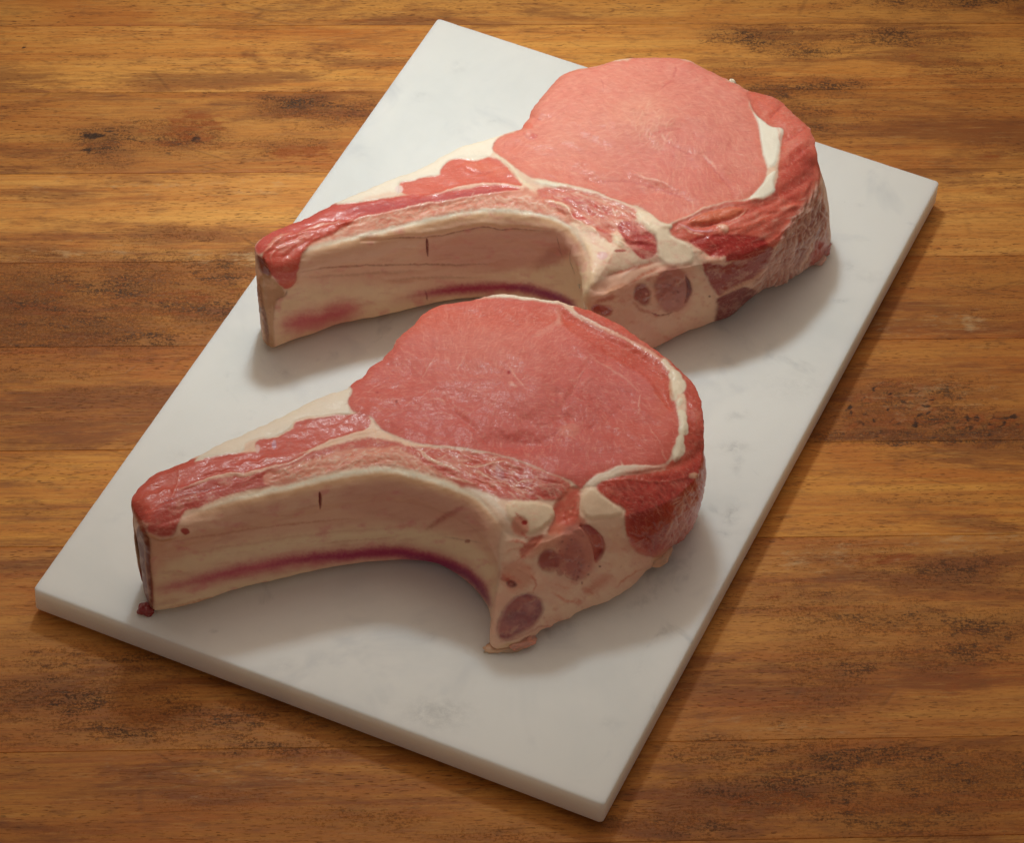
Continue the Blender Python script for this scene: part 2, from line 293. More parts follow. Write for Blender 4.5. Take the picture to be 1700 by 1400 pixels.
# stave joints, read along the table's near-to-far direction
yb = [at(600., v, 0.0)[1] for v in (1240, 901, 742, 571, 432, 285, 151)]
ys = [yb[0]-0.047*3, yb[0]-0.047*2, yb[0]-0.047] + yb
ys += [yb[-1]+0.045, yb[-1]+0.09, yb[-1]+0.135]
table = empty('butcher_block_table', 'worn oiled butcher block table top of joined wooden staves under the marble', 'table', (0, 0, 0))
tones = [(.80, .70, .6), (.82, .74, .6), (.84, .72, .58), (.94, .86, .84), (1.12, 1.04, .80), (.82, .68, .54), (.84, .73, .60), (1.20, 1.20, 1.26), (.92, .83, .76), (1.16, 1.13, 1.10), (.98, .92, .86), (1.0, .98, .92), (.9, .8, .7)]
for i in range(len(ys)-1):
    y0, y1 = ys[i]+0.00004, ys[i+1]-0.00004
    nx, ny = 330, max(14, int((y1-y0)/0.0017))
    gx = np.linspace(-0.36, 0.36, nx)
    b = 0.00028
    gy = np.concatenate([[y0, y0+b*0.4], np.linspace(y0+b, y1-b, ny), [y1-b*0.4, y1]])
    gz = np.concatenate([[-b*0.7, -b*0.15], np.zeros(ny), [-b*0.15, -b*0.7]])
    X, Y = np.meshgrid(gx, gy, indexing='ij'); Z = np.broadcast_to(gz, X.shape).copy()
    Z += 0.00012*fbm(X*9, Y*60+i*9, o=2) - 0.00012
    V = np.stack([X, Y, Z], -1)
    Pp = pix(np.stack([X, Y, 0*X], -1))
    at_ = {}
    Wp = Pp + np.stack([fbm(X*70, Y*200+i, o=3)*60, fbm(X*60+9, Y*150, o=3)*20], -1)
    for nm, L in (('grime', GRIME), ('char', CHAR), ('rust', RUST), ('pale', PALE)):
        q = np.zeros(X.shape)
        for (u, v, ru, rv, am) in L: kf = 1.0; q = np.maximum(q, blob(Wp, u, v, ru*1.3*kf, rv*1.4*kf, am*kf))
        at_[nm] = q.ravel()
    # the ticked row of short cut marks right of the marble
    tk = random.Random(5)
    for k in range(150):
        u = 1405+tk.random()*290; hgt = 66*math.exp(-((u-1480)/80)**2)+20; v = 712-tk.random()*hgt
        at_['char'] = np.maximum(at_['char'], blob(Pp, u, v, tk.uniform(6, 13), tk.uniform(2.0, 3.2), tk.uniform(.50, .74), -1.1+tk.uniform(-.35, .35)).ravel())
        at_['rust'] = np.maximum(at_['rust'], blob(Pp, u+4, v, 12, 4, .55, -1.0).ravel())
    N = X.size; nyy = len(gy)
    idx = np.arange(N).reshape(X.shape)
    F = np.stack([idx[:-1, :-1], idx[1:, :-1], idx[1:, 1:], idx[:-1, 1:]], -1).reshape(-1, 4)
    # sides and underside
    V = V.reshape(-1, 3); lo = V.copy()[np.r_[idx[:, 0], idx[:, -1]]]; lo[:, 2] = -0.038
    V = np.concatenate([V, lo]); a0 = N+np.arange(nx); a1 = N+nx+np.arange(nx)
    F = np.concatenate([F, np.stack([a0[:-1], a0[1:], idx[1:, 0], idx[:-1, 0]], -1), np.stack([idx[:-1, -1], idx[1:, -1], a1[1:], a1[:-1]], -1), np.stack([a1[:-1], a1[1:], a0[1:], a0[:-1]], -1)])
    at_ = {k: np.concatenate([v_, np.zeros(2*nx)]) for k, v_ in at_.items()}
    cy = (y0+y1)/2; V[:, 1] -= cy
    o = mesh_obj('plank', V, F, WOOD, table, at_)
    o.location = (0, cy, 0); o.color = tones[i % len(tones)]+(1.0,)

# ------------------------------------------------------------------ marble slab
cs = at([727., 1560., 1003., 55.], [29., 301., 1337., 978.], Z_SLAB)[:, :2]
cen = cs.mean(0); ux = (cs[1]-cs[0]+cs[2]-cs[3])/2; LX = np.linalg.norm(ux); ux /= LX
uy = (cs[0]-cs[3]+cs[1]-cs[2])/2; LY = np.linalg.norm(uy); uy = np.array([-ux[1], ux[0]])
ang = math.atan2(ux[1], ux[0])
slab = empty('marble_slab', 'white grey-veined marble slab lying on the worn wooden table', 'serving board', (cen[0], cen[1], 0))
slab.rotation_euler = (0, 0, ang)
def rounded_slab():
    T = 0.012; z0 = Z_SLAB-T; rc = 0.0016; be = 0.0008
    n = 120; h = 0.002
    # top as a grid over the inner rectangle, rim rings following the rounded-corner outline
    def outline(ins, m=9):
        pts = []; r = max(rc-ins, 0.0004); hx, hy = LX/2-ins-r, LY/2-ins-r
        for (sx, sy, a0) in ((1, 1, 0), (-1, 1, 90), (-1, -1, 180), (1, -1, 270)):
            for k in range(m):
                a = math.radians(a0+90*k/(m-1)); pts.append((sx*hx+r*math.cos(a), sy*hy+r*math.sin(a)))
        P = np.array(pts); out = []
        for k in range(len(P)):                        # denser straight runs
            a, b_ = P[k], P[(k+1) % len(P)]; L = np.linalg.norm(b_-a); q = max(1, int(L/0.003)) if L > 0.01 else 1
            for j in range(q): out.append(a+(b_-a)*j/q)
        return np.array(out)
    base = outline(0.0)
    rings = []
    for (ins, z) in ((be, Z_SLAB), (be*0.45, Z_SLAB-be*0.12), (be*0.12, Z_SLAB-be*0.45), (0, Z_SLAB-be), (0, z0+be), (be*0.4, z0+be*0.2), (be, z0)):
        q = base*np.array([(LX/2-ins)/(LX/2), (LY/2-ins)/(LY/2)]); rings.append(np.concatenate([q, np.full((len(q), 1), z)], 1))
    V = np.concatenate(rings); m = len(base)
    ch = (0.0003*fbm(V[:, 0]*160, V[:, 1]*160, V[:, 2]*300, o=3)+0.0012*np.clip(fbm(V[:, 0]*230, V[:, 1]*230, V[:, 2]*100+3, o=3)-.32, 0, 1))*np.clip(1-np.abs(V[:, 2]-Z_SLAB)/0.003, 0, 1)
    V[:, :2] *= (1-np.abs(ch)*6)[:, None]
    F = []
    for r in range(len(rings)-1):
        a = np.arange(m)+r*m; F.append(np.stack([a, a+m, np.roll(a, -1)+m, np.roll(a, -1)], -1))
    return V, np.concatenate(F), m
Vs, Fs, ms = rounded_slab()
# top and bottom fields: fan through a grid of the inner rectangle
import bmesh
MARBLE = marble_mat()
gx = np.linspace(-LX/2+0.0042, LX/2-0.0042, 170); gy = np.linspace(-LY/2+0.0042, LY/2-0.0042, 260)
X, Y = np.meshgrid(gx, gy, indexing='ij')
top = np.stack([X, Y, np.full(X.shape, Z_SLAB)], -1).reshape(-1, 3)
idx = np.arange(X.size).reshape(X.shape)
bm = bmesh.new()
bv = [bm.verts.new(v) for v in np.concatenate([Vs, top])]
for f in Fs: bm.faces.new([bv[k] for k in f])
o0 = len(Vs)
for f in np.stack([idx[:-1, :-1], idx[1:, :-1], idx[1:, 1:], idx[:-1, 1:]], -1).reshape(-1, 4): bm.faces.new([bv[o0+k] for k in f])
loop_in = list(idx[:, 0])+list(idx[-1, 1:])+list(idx[-2::-1, -1])+list(idx[0, -2:0:-1])
e_in = [bm.edges.get((bv[o0+a], bv[o0+b_])) for a, b_ in zip(loop_in, loop_in[1:]+loop_in[:1])]
e_out = [bm.edges.get((bv[k], bv[(k+1) % ms])) for k in range(ms)]
bmesh.ops.bridge_loops(bm, edges=e_in+e_out)
bot = [bv[(6*ms)+k] for k in range(ms)]; bm.faces.new(bot[::-1])
bmesh.ops.recalc_face_normals(bm, faces=bm.faces)
me = bpy.data.meshes.new('marble_top'); bm.to_mesh(me); bm.free()
me.polygons.foreach_set('use_smooth', np.ones(len(me.polygons), bool))
me.materials.append(MARBLE)
nv = len(me.vertices); cc = np.zeros(nv*3, np.float32); me.vertices.foreach_get('co', cc); cc = cc.reshape(-1, 3)
ca, sa = math.cos(ang), math.sin(ang)
Wd = np.stack([cc[:, 0]*ca-cc[:, 1]*sa+cen[0], cc[:, 0]*sa+cc[:, 1]*ca+cen[1], cc[:, 2]], -1)
Pp = pix(Wd); Pp = Pp+np.stack([fbm(cc[:, 0]*150, cc[:, 1]*150, o=3)*16, fbm(cc[:, 0]*150+7, cc[:, 1]*150, o=3)*10], -1)
st = np.zeros(nv)
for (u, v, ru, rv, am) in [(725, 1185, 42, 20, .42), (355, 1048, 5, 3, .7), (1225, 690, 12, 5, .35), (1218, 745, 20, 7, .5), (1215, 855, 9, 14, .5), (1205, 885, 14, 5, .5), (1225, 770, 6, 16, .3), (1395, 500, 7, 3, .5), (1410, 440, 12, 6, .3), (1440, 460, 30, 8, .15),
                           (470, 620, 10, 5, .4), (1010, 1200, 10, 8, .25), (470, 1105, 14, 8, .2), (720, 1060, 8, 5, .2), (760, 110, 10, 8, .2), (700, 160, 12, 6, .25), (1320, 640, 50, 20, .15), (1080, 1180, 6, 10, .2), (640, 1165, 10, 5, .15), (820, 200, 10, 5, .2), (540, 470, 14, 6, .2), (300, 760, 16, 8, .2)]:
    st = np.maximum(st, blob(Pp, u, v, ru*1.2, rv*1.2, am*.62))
a_ = me.attributes.new('stain', 'FLOAT', 'POINT'); a_.data.foreach_set('value', st.astype(np.float32))
o = bpy.data.objects.new('marble_top', me); C.objects.link(o); o.parent = slab
RUB = rubber_mat()
fme = None
for sx in (-1, 1):
    for sy in (-1, 1):
        if fme is None:
            bm = bmesh.new(); bmesh.ops.create_cone(bm, cap_ends=True, segments=32, radius1=0.0065, radius2=0.0058, depth=0.0025)
            fme = bpy.data.meshes.new('rubber_foot'); bm.to_mesh(fme); bm.free(); fme.materials.append(RUB)
        o = bpy.data.objects.new('rubber_foot', fme); C.objects.link(o); o.parent = slab
        o.location = (sx*(LX/2-0.022), sy*(LY/2-0.022), 0.00125)

# ------------------------------------------------------------------ veal chops
# Each chop is one continuous skin (top face + side wall) laid out from outlines traced at their real height,
# relief and pigment are worked out in the trace coordinates (u, v), then the skin is divided into its parts.
def seg_dist(px_, py_, pts, closed):
    pts = np.asarray(pts, float); best = np.full(px_.shape, 1e9); par = np.zeros(px_.shape)
    n = len(pts) if closed else len(pts)-1; L = 0.0
    for i in range(n):
        a = pts[i, :2]; b = pts[(i+1) % len(pts), :2]; ab = b-a; l = math.hypot(*ab)
        if l < 1e-12: continue
        t = np.clip(((px_-a[0])*ab[0]+(py_-a[1])*ab[1])/(l*l), 0, 1)
        d = np.hypot(px_-a[0]-t*ab[0], py_-a[1]-t*ab[1]); m = d < best
        best = np.where(m, d, best); par = np.where(m, L+t*l, par); L += l
    return best, par, L
def inside(px_, py_, pts):
    pts = np.asarray(pts, float); r = np.zeros(px_.shape, bool); n = len(pts)
    for i in range(n):
        x1, y1 = pts[i, :2]; x2, y2 = pts[(i+1) % n, :2]
        if y1 == y2: continue
        c = ((y1 > py_) != (y2 > py_)) & (px_ < (x2-x1)*(py_-y1)/(y2-y1)+x1); r ^= c
    return r
def chaikin(pts, closed=True, it=2):
    P = np.asarray(pts, float)
    for _ in range(it):
        if closed: Q = np.roll(P, -1, 0); P = np.stack([P*.75+Q*.25, P*.25+Q*.75], 1).reshape(-1, P.shape[1])
        else:
            q = np.stack([P[:-1]*.75+P[1:]*.25, P[:-1]*.25+P[1:]*.75], 1).reshape(-1, P.shape[1]); P = np.concatenate([P[:1], q, P[-1:]])
    return P

class Canvas:
    """pigment, relief (m) and wetness over trace coordinates"""
    def __init__(s, u0, v0, u1, v1, base, seed):
        s.u0, s.v0 = u0, v0; s.w, s.h = u1-u0, v1-v0
        s.V, s.U = np.mgrid[v0:v1, u0:u1].astype(float)
        s.col = np.empty((s.h, s.w, 3)); s.col[:] = lin(base)
        s.z = np.zeros((s.h, s.w)); s.wet = np.zeros((s.h, s.w)); s.seed = seed
        a = seed*13.1
        s.n1 = fbm(s.U/26+a, s.V/20, o=4, gain=.6); s.n2 = fbm(s.U/26+a+40, s.V/20+9, o=4, gain=.6)
        s.nf = fbm(s.U/5+a, s.V/4, o=3, gain=.6); s.nl = fbm(s.U/70+a, s.V/50, o=3)
    def box(s, pts, m):
        P = np.asarray(pts, float); a = np.floor(P.min(0)-m).astype(int)-[s.u0, s.v0]; b = np.ceil(P.max(0)+m).astype(int)-[s.u0, s.v0]
        a = np.clip(a, 0, [s.w, s.h]); b = np.clip(b, 0, [s.w, s.h])
        return slice(a[1], b[1]), slice(a[0], b[0])
    def mask(s, pts, soft=2.0, warp=3.0, it=2):
        P = chaikin(pts, True, it) if it else np.asarray(pts, float)
        sl = s.box(P, soft+warp*2+2); U = s.U[sl]+s.n1[sl]*warp*1.6+s.nf[sl]*warp*.5; V = s.V[sl]+s.n2[sl]*warp*1.6+s.nf[sl]*warp*.4
        d, _, _ = seg_dist(U, V, P, True); d = np.where(inside(U, V, P), d, -d)
        return sl, smooth(d/(2*soft)+.5), d
    def fill(s, pts, c, soft=2.0, warp=3.0, a=1.0, z=0.0, zsoft=None, wet=None, mott=0.0, mc=None, it=2):
        sl, m, d = s.mask(pts, soft, warp, it); k = m*a
        if mott: k = k*np.clip(1-mott+mott*2.2*smooth(.5+s.n1[sl]*1.3+s.nf[sl]*.6), 0, 1)
        if c is not None: s.col[sl] = s.col[sl]*(1-k[..., None])+lin(c)*k[..., None]
        if z: s.z[sl] += .6*z*smooth((d+(zsoft or soft)*.3)/(zsoft or soft))
        if wet is not None: s.wet[sl] = s.wet[sl]*(1-m)+wet*m
        return sl, m
    def line(s, pts, w, c=None, a=1.0, z=0.0, zw=None, warp=2.0, soft=.5, brk=0.0, it=2):
        P = chaikin(pts, False, it) if it else np.asarray(pts, float)
        if P.shape[1] == 3: ww = P[:, 2]
        zw = zw or w; m_ = max(w, zw)*2+warp*2+3
        sl = s.box(P[:, :2], m_); U = s.U[sl]+s.n1[sl]*warp*1.6+s.nf[sl]*warp*.3; V = s.V[sl]+s.n2[sl]*warp*1.6+s.nf[sl]*warp*.3
        d, t, L = seg_dist(U, V, P[:, :2], False)
        tap = np.clip(np.minimum(t, L-t)/(L*.22+1e-6), 0, 1)**.6 if L > 2.5*w else 1.0
        na = min(1.0, 6.0/w); tw = w*.9*(1+(.55*s.n1[sl]+.35*s.nf[sl])*na)*(.35+.65*tap)
        k = smooth((tw*.5+w*soft*.5-d)/(w*soft+.9))*a*(.3+.7*tap)*np.clip(1+.9*s.nf[sl]*na, .4, 1.15)
        if brk: k = k*smooth((s.n2[sl]*1.5+s.nf[sl]*.5)/.5+1.2-brk)
        if c is not None: s.col[sl] = s.col[sl]*(1-k[..., None])+lin(c)*k[..., None]
        if z: s.z[sl] += .55*z*np.exp(-(d/(zw*.75))**2)*(1+.6*s.n2[sl])
        return s
    def grain(s, pts, c, a, su, sv, lo=0.0, hi=.5, ang=0.0, soft=8, seed=0, z=0.0):
        """streaks or blotches of a second colour, from noise stretched su x sv"""
        sl, m, d = s.mask(pts, soft, 3); U, V = s.U[sl], s.V[sl]; c_, s_ = math.cos(ang), math.sin(ang)
        g = smooth((fbm((U*c_+V*s_)/su+seed*7.7+s.seed, (-U*s_+V*c_)/sv+seed*3.3, o=5, gain=.62)-lo)/(hi-lo)); k = (m*g*a)[..., None]
        s.col[sl] = s.col[sl]*(1-k)+lin(c)*k; s.z[sl] += z*m*g
    def rough(s, pts, amp, su, sv, ang=0.0, seed=0, soft=6, ridged=True):
        """folds and ridges running along ang"""
        sl, m, d = s.mask(pts, soft, 3); U, V = s.U[sl]+s.n1[sl]*10, s.V[sl]+s.n2[sl]*8; c_, s_ = math.cos(ang), math.sin(ang)
        g = fbm((U*c_+V*s_)/(su*1.6)+seed*5.3+s.seed*2, (-U*s_+V*c_)/(sv*1.9)+seed*2.9, o=3, gain=.42)
        if ridged: g = .5-np.sqrt(g*g+.012)*2.2
        s.z[sl] += .62*amp*g*m
    def rim(s, pts, w, c, a):  # edge tint: paints in light glowing through thin meat edges
        """a band of other colour just inside an outline"""
        sl, m, d = s.mask(pts, 1.6, 2); k = (m*smooth(1-d/w)*a*np.clip(.75+s.n1[sl]*1.2, .1, 1))[..., None]
        s.col[sl] = s.col[sl]*(1-k)+lin(c)*k
    def ell(s, u, v, ru, rv, c, a=1.0, soft=.35, rot=0.0, z=0.0, warp=2.0, wet=None):
        sl = s.box([(u-max(ru, rv)*2, v-max(ru, rv)*2), (u+max(ru, rv)*2, v+max(ru, rv)*2)], 2)
        U = s.U[sl]+s.n1[sl]*warp*1.6-u; V = s.V[sl]+s.n2[sl]*warp*1.6-v; c_, s_ = math.cos(rot), math.sin(rot)
        r = np.hypot((U*c_+V*s_)/ru, (-U*s_+V*c_)/rv); m = smooth((1+soft/2-r)/soft); k = m*a
        if c is not None: s.col[sl] = s.col[sl]*(1-k[..., None])+lin(c)*k[..., None]
        if z: s.z[sl] += .5*z*np.exp(-r**2)
        if wet is not None: s.wet[sl] = s.wet[sl]*(1-m)+wet*m
    def fibres(s, pts, n, angle, ln, w, c, a=.5, z=0.0, curl=.5, jit=.35, seed=0, dens=None):
        """many short curved strands inside a polygon; angle(u, v) gives their run"""
        r = np.random.default_rng(seed+s.seed*100); P = chaikin(pts); lo, hi = P.min(0), P.max(0)
        k = 0; acc = np.zeros((s.h, s.w)); tries = 0
        while k < n and tries < n*6:
            tries += 1; u, v = r.uniform(lo, hi)
            if not inside(np.array([u]), np.array([v]), P)[0]: continue
            if dens and r.random() > dens(u, v): continue
            k += 1; th = angle(u, v)+r.normal()*jit; L = ln*r.uniform(.4, 1.5); cu = r.normal()*curl/max(L, 1)
            st = .6; m = int(L/st); al = r.uniform(.3, 1)
            uu = np.empty(m+1); vv = np.empty(m+1); uu[0], vv[0] = u, v
            for i in range(m): uu[i+1] = uu[i]+math.cos(th)*st; vv[i+1] = vv[i]+math.sin(th)*st; th += cu*st
            tp = np.sin(np.linspace(0, math.pi, m+1))*al; rad = w*r.uniform(.7, 1.4)
            q = int(math.ceil(rad*2))
            iu, iv = np.round(uu).astype(int), np.round(vv).astype(int)
            for dv_ in range(-q, q+1):
                for du_ in range(-q, q+1):
                    x, y = iu+du_, iv+dv_; d = np.hypot(x-uu, y-vv); g = tp*np.exp(-(d/rad)**2)
                    X_, Y_ = x-s.u0, y-s.v0; ok = (X_ >= 0) & (X_ < s.w) & (Y_ >= 0) & (Y_ < s.h)
                    np.maximum.at(acc, (Y_[ok], X_[ok]), g[ok])
        kk = (acc*a)[..., None]; s.col = s.col*(1-kk)+lin(c)*kk
        if z: s.z += acc*z
    def sample(s, A, U, V):
        x = np.clip(U-s.u0, 0, s.w-1.001); y = np.clip(V-s.v0, 0, s.h-1.001); i = x.astype(int); j = y.astype(int); fx, fy = x-i, y-j
        if A.ndim == 3: fx, fy = fx[:, None], fy[:, None]
        return (A[j, i]*(1-fx)+A[j, i+1]*fx)*(1-fy)+(A[j+1, i]*(1-fx)+A[j+1, i+1]*fx)*fy

def build_chop(spec, cv):
    """spec: segments of the outline, each (top trace, bottom trace or None, drop, radius, lip, bulge); thickness T"""
    T = spec['T']; zt = Z_SLAB+T; h = spec['h']
    top, bot, par = [], [], []                       # dense outline nodes
    for (tp, bt, drop, rad, lip, bulge, inset) in spec['segs']:
        tp = np.asarray(tp, float)
        s_ = np.r_[0, np.cumsum(np.hypot(*np.diff(tp[:, :2], axis=0).T))]; m = max(8, int(s_[-1]/4.6)); t = np.linspace(0, 1, m, endpoint=False)
        P2 = np.stack([np.interp(t*s_[-1], s_, tp[:, k]) for k in (0, 1)], 1)
        if bt is None: B2 = np.full((m, 2), np.nan)
        else:
            bt = np.asarray(bt, float); B = at(bt[:, 0], bt[:, 1], Z_SLAB)[:, :2]
            sb = np.r_[0, np.cumsum(np.hypot(*np.diff(B, axis=0).T))]; B2 = np.stack([np.interp(t*sb[-1], sb, B[:, k]) for k in (0, 1)], 1)
        top.append(P2); bot.append(B2); par.append(np.tile([drop, rad, lip, bulge, inset, 1.0 if bt is None else 0.0], (m, 1)))
    top = np.concatenate(top); bot = np.concatenate(bot); par = np.concatenate(par); n = len(top)
    ker = np.hanning(17); ker /= ker.sum()
    def cyc(a, k=ker): 
        L = len(k)//2; return np.stack([np.convolve(np.r_[a[-L:, j], a[:, j], a[:L, j]], k, 'valid') for j in range(a.shape[1])], 1)
    par = cyc(cyc(par)); top = at(top[:, 0], top[:, 1], zt-par[:, 0])[:, :2]; bot[np.isnan(bot[:, 0])] = np.nan
    k3 = np.array([.25, .5, .25]); top = cyc(top, k3)
    area_ = .5*np.sum(top[:, 0]*np.roll(top[:, 1], -1)-np.roll(top[:, 0], -1)*top[:, 1]); sgn = 1 if area_ > 0 else -1
    tang = cyc(np.roll(top, -1, 0)-np.roll(top, 1, 0), np.hanning(9)/np.hanning(9).sum()); tang /= np.linalg.norm(tang, axis=1)[:, None]
    nout = sgn*np.stack([tang[:, 1], -tang[:, 0]], 1)
    back = np.isnan(bot[:, 0]); bot[back] = top[back]-nout[back]*par[back, 4:5]
    bot = cyc(bot, np.hanning(7)/np.hanning(7).sum())
    S = np.r_[0, np.cumsum(np.hypot(*(np.roll(top, -1, 0)-top).T))]; Ltot = S[-1]; S = S[:-1]
    def on(arr, s): return np.stack([np.interp(s % Ltot, np.r_[S, Ltot], np.r_[arr[:, k], arr[0, k]]) for k in range(arr.shape[1])], -1)
    # grid
    lo, hi = top.min(0)-h, top.max(0)+h
    gx = np.arange(lo[0], hi[0], h); gy = np.arange(lo[1], hi[1], h)
    GX, GY = np.meshgrid(gx, gy, indexing='ij')
    ins = inside(GX, GY, top); d = np.zeros(GX.shape); sp = np.zeros(GX.shape)
    cd, cs_, _ = seg_dist(GX[ins], GY[ins], top, True); d[ins] = cd; sp[ins] = cs_
    ok = ins & (d > .35*h)
    cell = ok[:-1, :-1] & ok[1:, :-1] & ok[1:, 1:] & ok[:-1, 1:]
    for _ in range(6):                                # drop thin or diagonal joints
        c = np.pad(cell, 1); nb = c[:-2, 1:-1].astype(int)+c[2:, 1:-1]+c[1:-1, :-2]+c[1:-1, 2:]; cell = cell & (nb >= 2)
        a, b, e, f = c[:-1, :-1], c[1:, :-1], c[:-1, 1:], c[1:, 1:]
        bad = (a & f & ~b & ~e) | (b & e & ~a & ~f)
        if bad.any():
            x, y = np.nonzero(bad)
            for (i, j) in zip(x, y):
                for (p, q) in ((i-1, j-1), (i, j-1), (i-1, j), (i, j)):
                    if 0 <= p < cell.shape[0] and 0 <= q < cell.shape[1]: cell[p, q] = False
    I, J = np.nonzero(cell); used = np.zeros(GX.shape, bool)
    for a, b in ((0, 0), (1, 0), (1, 1), (0, 1)): used[I+a, J+b] = True
    vid = -np.ones(GX.shape, int); vid[used] = np.arange(used.sum())
    P = np.stack([GX[used], GY[used]], 1); dist = d[used]; spar = sp[used]
    F = np.stack([vid[I, J], vid[I+1, J], vid[I+1, J+1], vid[I, J+1]], 1)
    E = np.concatenate([F[:, [0, 1]], F[:, [1, 2]], F[:, [2, 3]], F[:, [3, 0]]]); key = {}
    code = E[:, 0].astype(np.int64)*len(P)+E[:, 1]; rc_ = E[:, 1].astype(np.int64)*len(P)+E[:, 0]
    bE = E[~np.isin(code, rc_)]; nxt = dict(zip(bE[:, 0].tolist(), bE[:, 1].tolist()))
    loops = []; seen = set()
    for s0 in nxt:
        if s0 in seen: continue
        L = [s0]; seen.add(s0); c = nxt[s0]
        while c != s0 and c not in seen: L.append(c); seen.add(c); c = nxt[c]
        loops.append(L)
    loop = np.array(max(loops, key=len)); m = len(loop)
    if len(loops) > 1: print('warning: loops', [len(q) for q in loops])
    # arc-length of every rim vertex: monotone along the outline, eased
    s = spar[loop]; ds = np.diff(np.r_[s, s[0]]); ds = (ds+Ltot/2) % Ltot-Ltot/2
    dirn = 1 if ds.sum() > 0 else -1
    su = s[0]+np.r_[0, np.cumsum(ds)[:-1]]; su = su*dirn
    su = np.maximum.accumulate(su)
    kk = np.hanning(13); kk /= kk.sum(); ext = np.r_[su[-6:]-Ltot, su, su[:6]+Ltot]; su = np.convolve(ext, kk, 'valid'); su = su*dirn
    rim = on(top, su); P[loop] = rim; dist[loop] = 0; spar[loop] = su % Ltot
    # relax the few rows behind the rim
    near = np.nonzero(dist < 4*h)[0]; isrim = np.zeros(len(P), bool); isrim[loop] = True; mv = near[~isrim[near]]
    mm = np.zeros(len(P), bool); mm[mv] = True
    Eu = E[mm[E[:, 0]] | mm[E[:, 1]]]
    for _ in range(12):
        acc = np.zeros_like(P); cnt = np.zeros(len(P)); np.add.at(acc, Eu[:, 0], P[Eu[:, 1]]); np.add.at(cnt, Eu[:, 0], 1); np.add.at(acc, Eu[:, 1], P[Eu[:, 0]]); np.add.at(cnt, Eu[:, 1], 1)
        P[mv] = acc[mv]/cnt[mv][:, None]
    c, ss, _ = seg_dist(P[mv, 0], P[mv, 1], top, True); dist[mv] = c; spar[mv] = ss
    pr = on(par, spar); num = np.zeros((len(P), 2)); den = np.zeros(len(P))
    for i in range(len(top)):                        # edge roundness eased across the face, no jump where two edges are equally near
        w = 1/((P[:, 0]-top[i, 0])**2+(P[:, 1]-top[i, 1])**2+4e-6)**2; den += w; num[:, 0] += w*par[i, 0]; num[:, 1] += w*par[i, 1]
    drop, rad = num[:, 0]/den, num[:, 1]/den
    q = np.clip(1-dist/rad, 0, 1); z = zt-drop*q**2.1
    # broad swell of the cut face
    uv0 = pix(np.stack([P[:, 0], P[:, 1], np.full(len(P), zt)], -1))
    for (u, v, ru, rv, am) in spec['swell']: z = z+am*np.exp(-((uv0[:, 0]-u)/ru)**2-((uv0[:, 1]-v)/rv)**2)*np.clip(dist/.004, 0, 1)
    P3 = np.concatenate([P, z[:, None]], 1)
    # wall
    nvr = spec['rows']; tl = np.linspace(0, 1, nvr+1)[1:]
    tl = tl**1.15
    rb = on(bot, su); rn = on(nout, su); rp = on(par, su); z0 = z[loop]
    rows = []
    for t in tl:
        xy = rim*(1-t)+rb*t
        lip = rp[:, 2]*(np.sin(math.pi*np.clip(t/.34, 0, 1)**.62)-.45*np.exp(-((t-.46)/.16)**2))
        off = lip+rp[:, 3]*math.sin(math.pi*min(1, t*1.01))**.65
        # tuck under where it meets the marble
        tuck = -.0045*max(0, (t-.93)/.07)**1.3
        # the thin lower hollow of the rib
        xy = xy+rn*(off+tuck)[:, None]
        zz = z0*(1-t)+(Z_SLAB+.0002)*t
        rows.append(np.concatenate([xy, zz[:, None]], 1))
    Wl = np.stack(rows)                                # rows x m x 3
    off = len(P3); N1 = off+nvr*m
    Vv = np.concatenate([P3, Wl.reshape(-1, 3)])
    ring = [loop]+[off+r*m+np.arange(m) for r in range(nvr)]
    WF = []
    for r in range(nvr):
        a, b = ring[r], ring[r+1]; WF.append(np.stack([a, b, np.roll(b, -1), np.roll(a, -1)], 1))
    Fa = np.concatenate([F]+WF)
    # orientation: top faces up
    fa = Vv[F[0]]; 
    if np.cross(fa[1]-fa[0], fa[2]-fa[0])[2] < 0: Fa = Fa[:, ::-1]
    isback = np.r_[np.zeros(off), np.tile(rp[:, 5], nvr)]
    rowt = np.r_[np.zeros(off), np.repeat(tl, m)]
    def normals(V):
        q = V[Fa]; fn = np.cross(q[:, 2]-q[:, 0], q[:, 3]-q[:, 1]); nn = np.zeros_like(V)
        for k in range(4): np.add.at(nn, Fa[:, k], fn)
        return nn/np.maximum(np.linalg.norm(nn, axis=1), 1e-12)[:, None]
    Nn = normals(Vv)
    # low wobble so nothing is ruled
    rag = fbm(Vv[:, 0]*230+3, Vv[:, 1]*230, Vv[:, 2]*60, o=3)*.0010*np.r_[np.exp(-dist/.0016), np.exp(-np.repeat(tl, m)/.08)]
    rag *= np.r_[pr[:, 5], np.tile(rp[:, 5], nvr)]*.75+.25
    Vv[:, :2] += (Nn[:, :2]*rag[:, None])
    wob = fbm(Vv[:, 0]*70+spec['seed'], Vv[:, 1]*70, Vv[:, 2]*90, o=3)*.0007
    Vv = Vv+Nn*(wob*np.r_[np.clip(dist/.006, .25, 1), np.ones(nvr*m)])[:, None]
    uv = pix(Vv)
    col = cv.sample(cv.col, uv[:, 0], uv[:, 1]); rz = cv.sample(cv.z, uv[:, 0], uv[:, 1]); wet = cv.sample(cv.wet, uv[:, 0], uv[:, 1])
    # far side, unseen in the trace: fat and lean in bands
    bk = smooth((isback-.25)/.5)*smooth(rowt/.06)
    nb_ = fbm(Vv[:, 0]*60, Vv[:, 1]*60, Vv[:, 2]*40, o=4)
    bc = lin((214, 184, 150))*(1-smooth(nb_*2.2+.5))[:, None]+lin((170, 84, 70))*smooth(nb_*2.2+.5)[:, None]
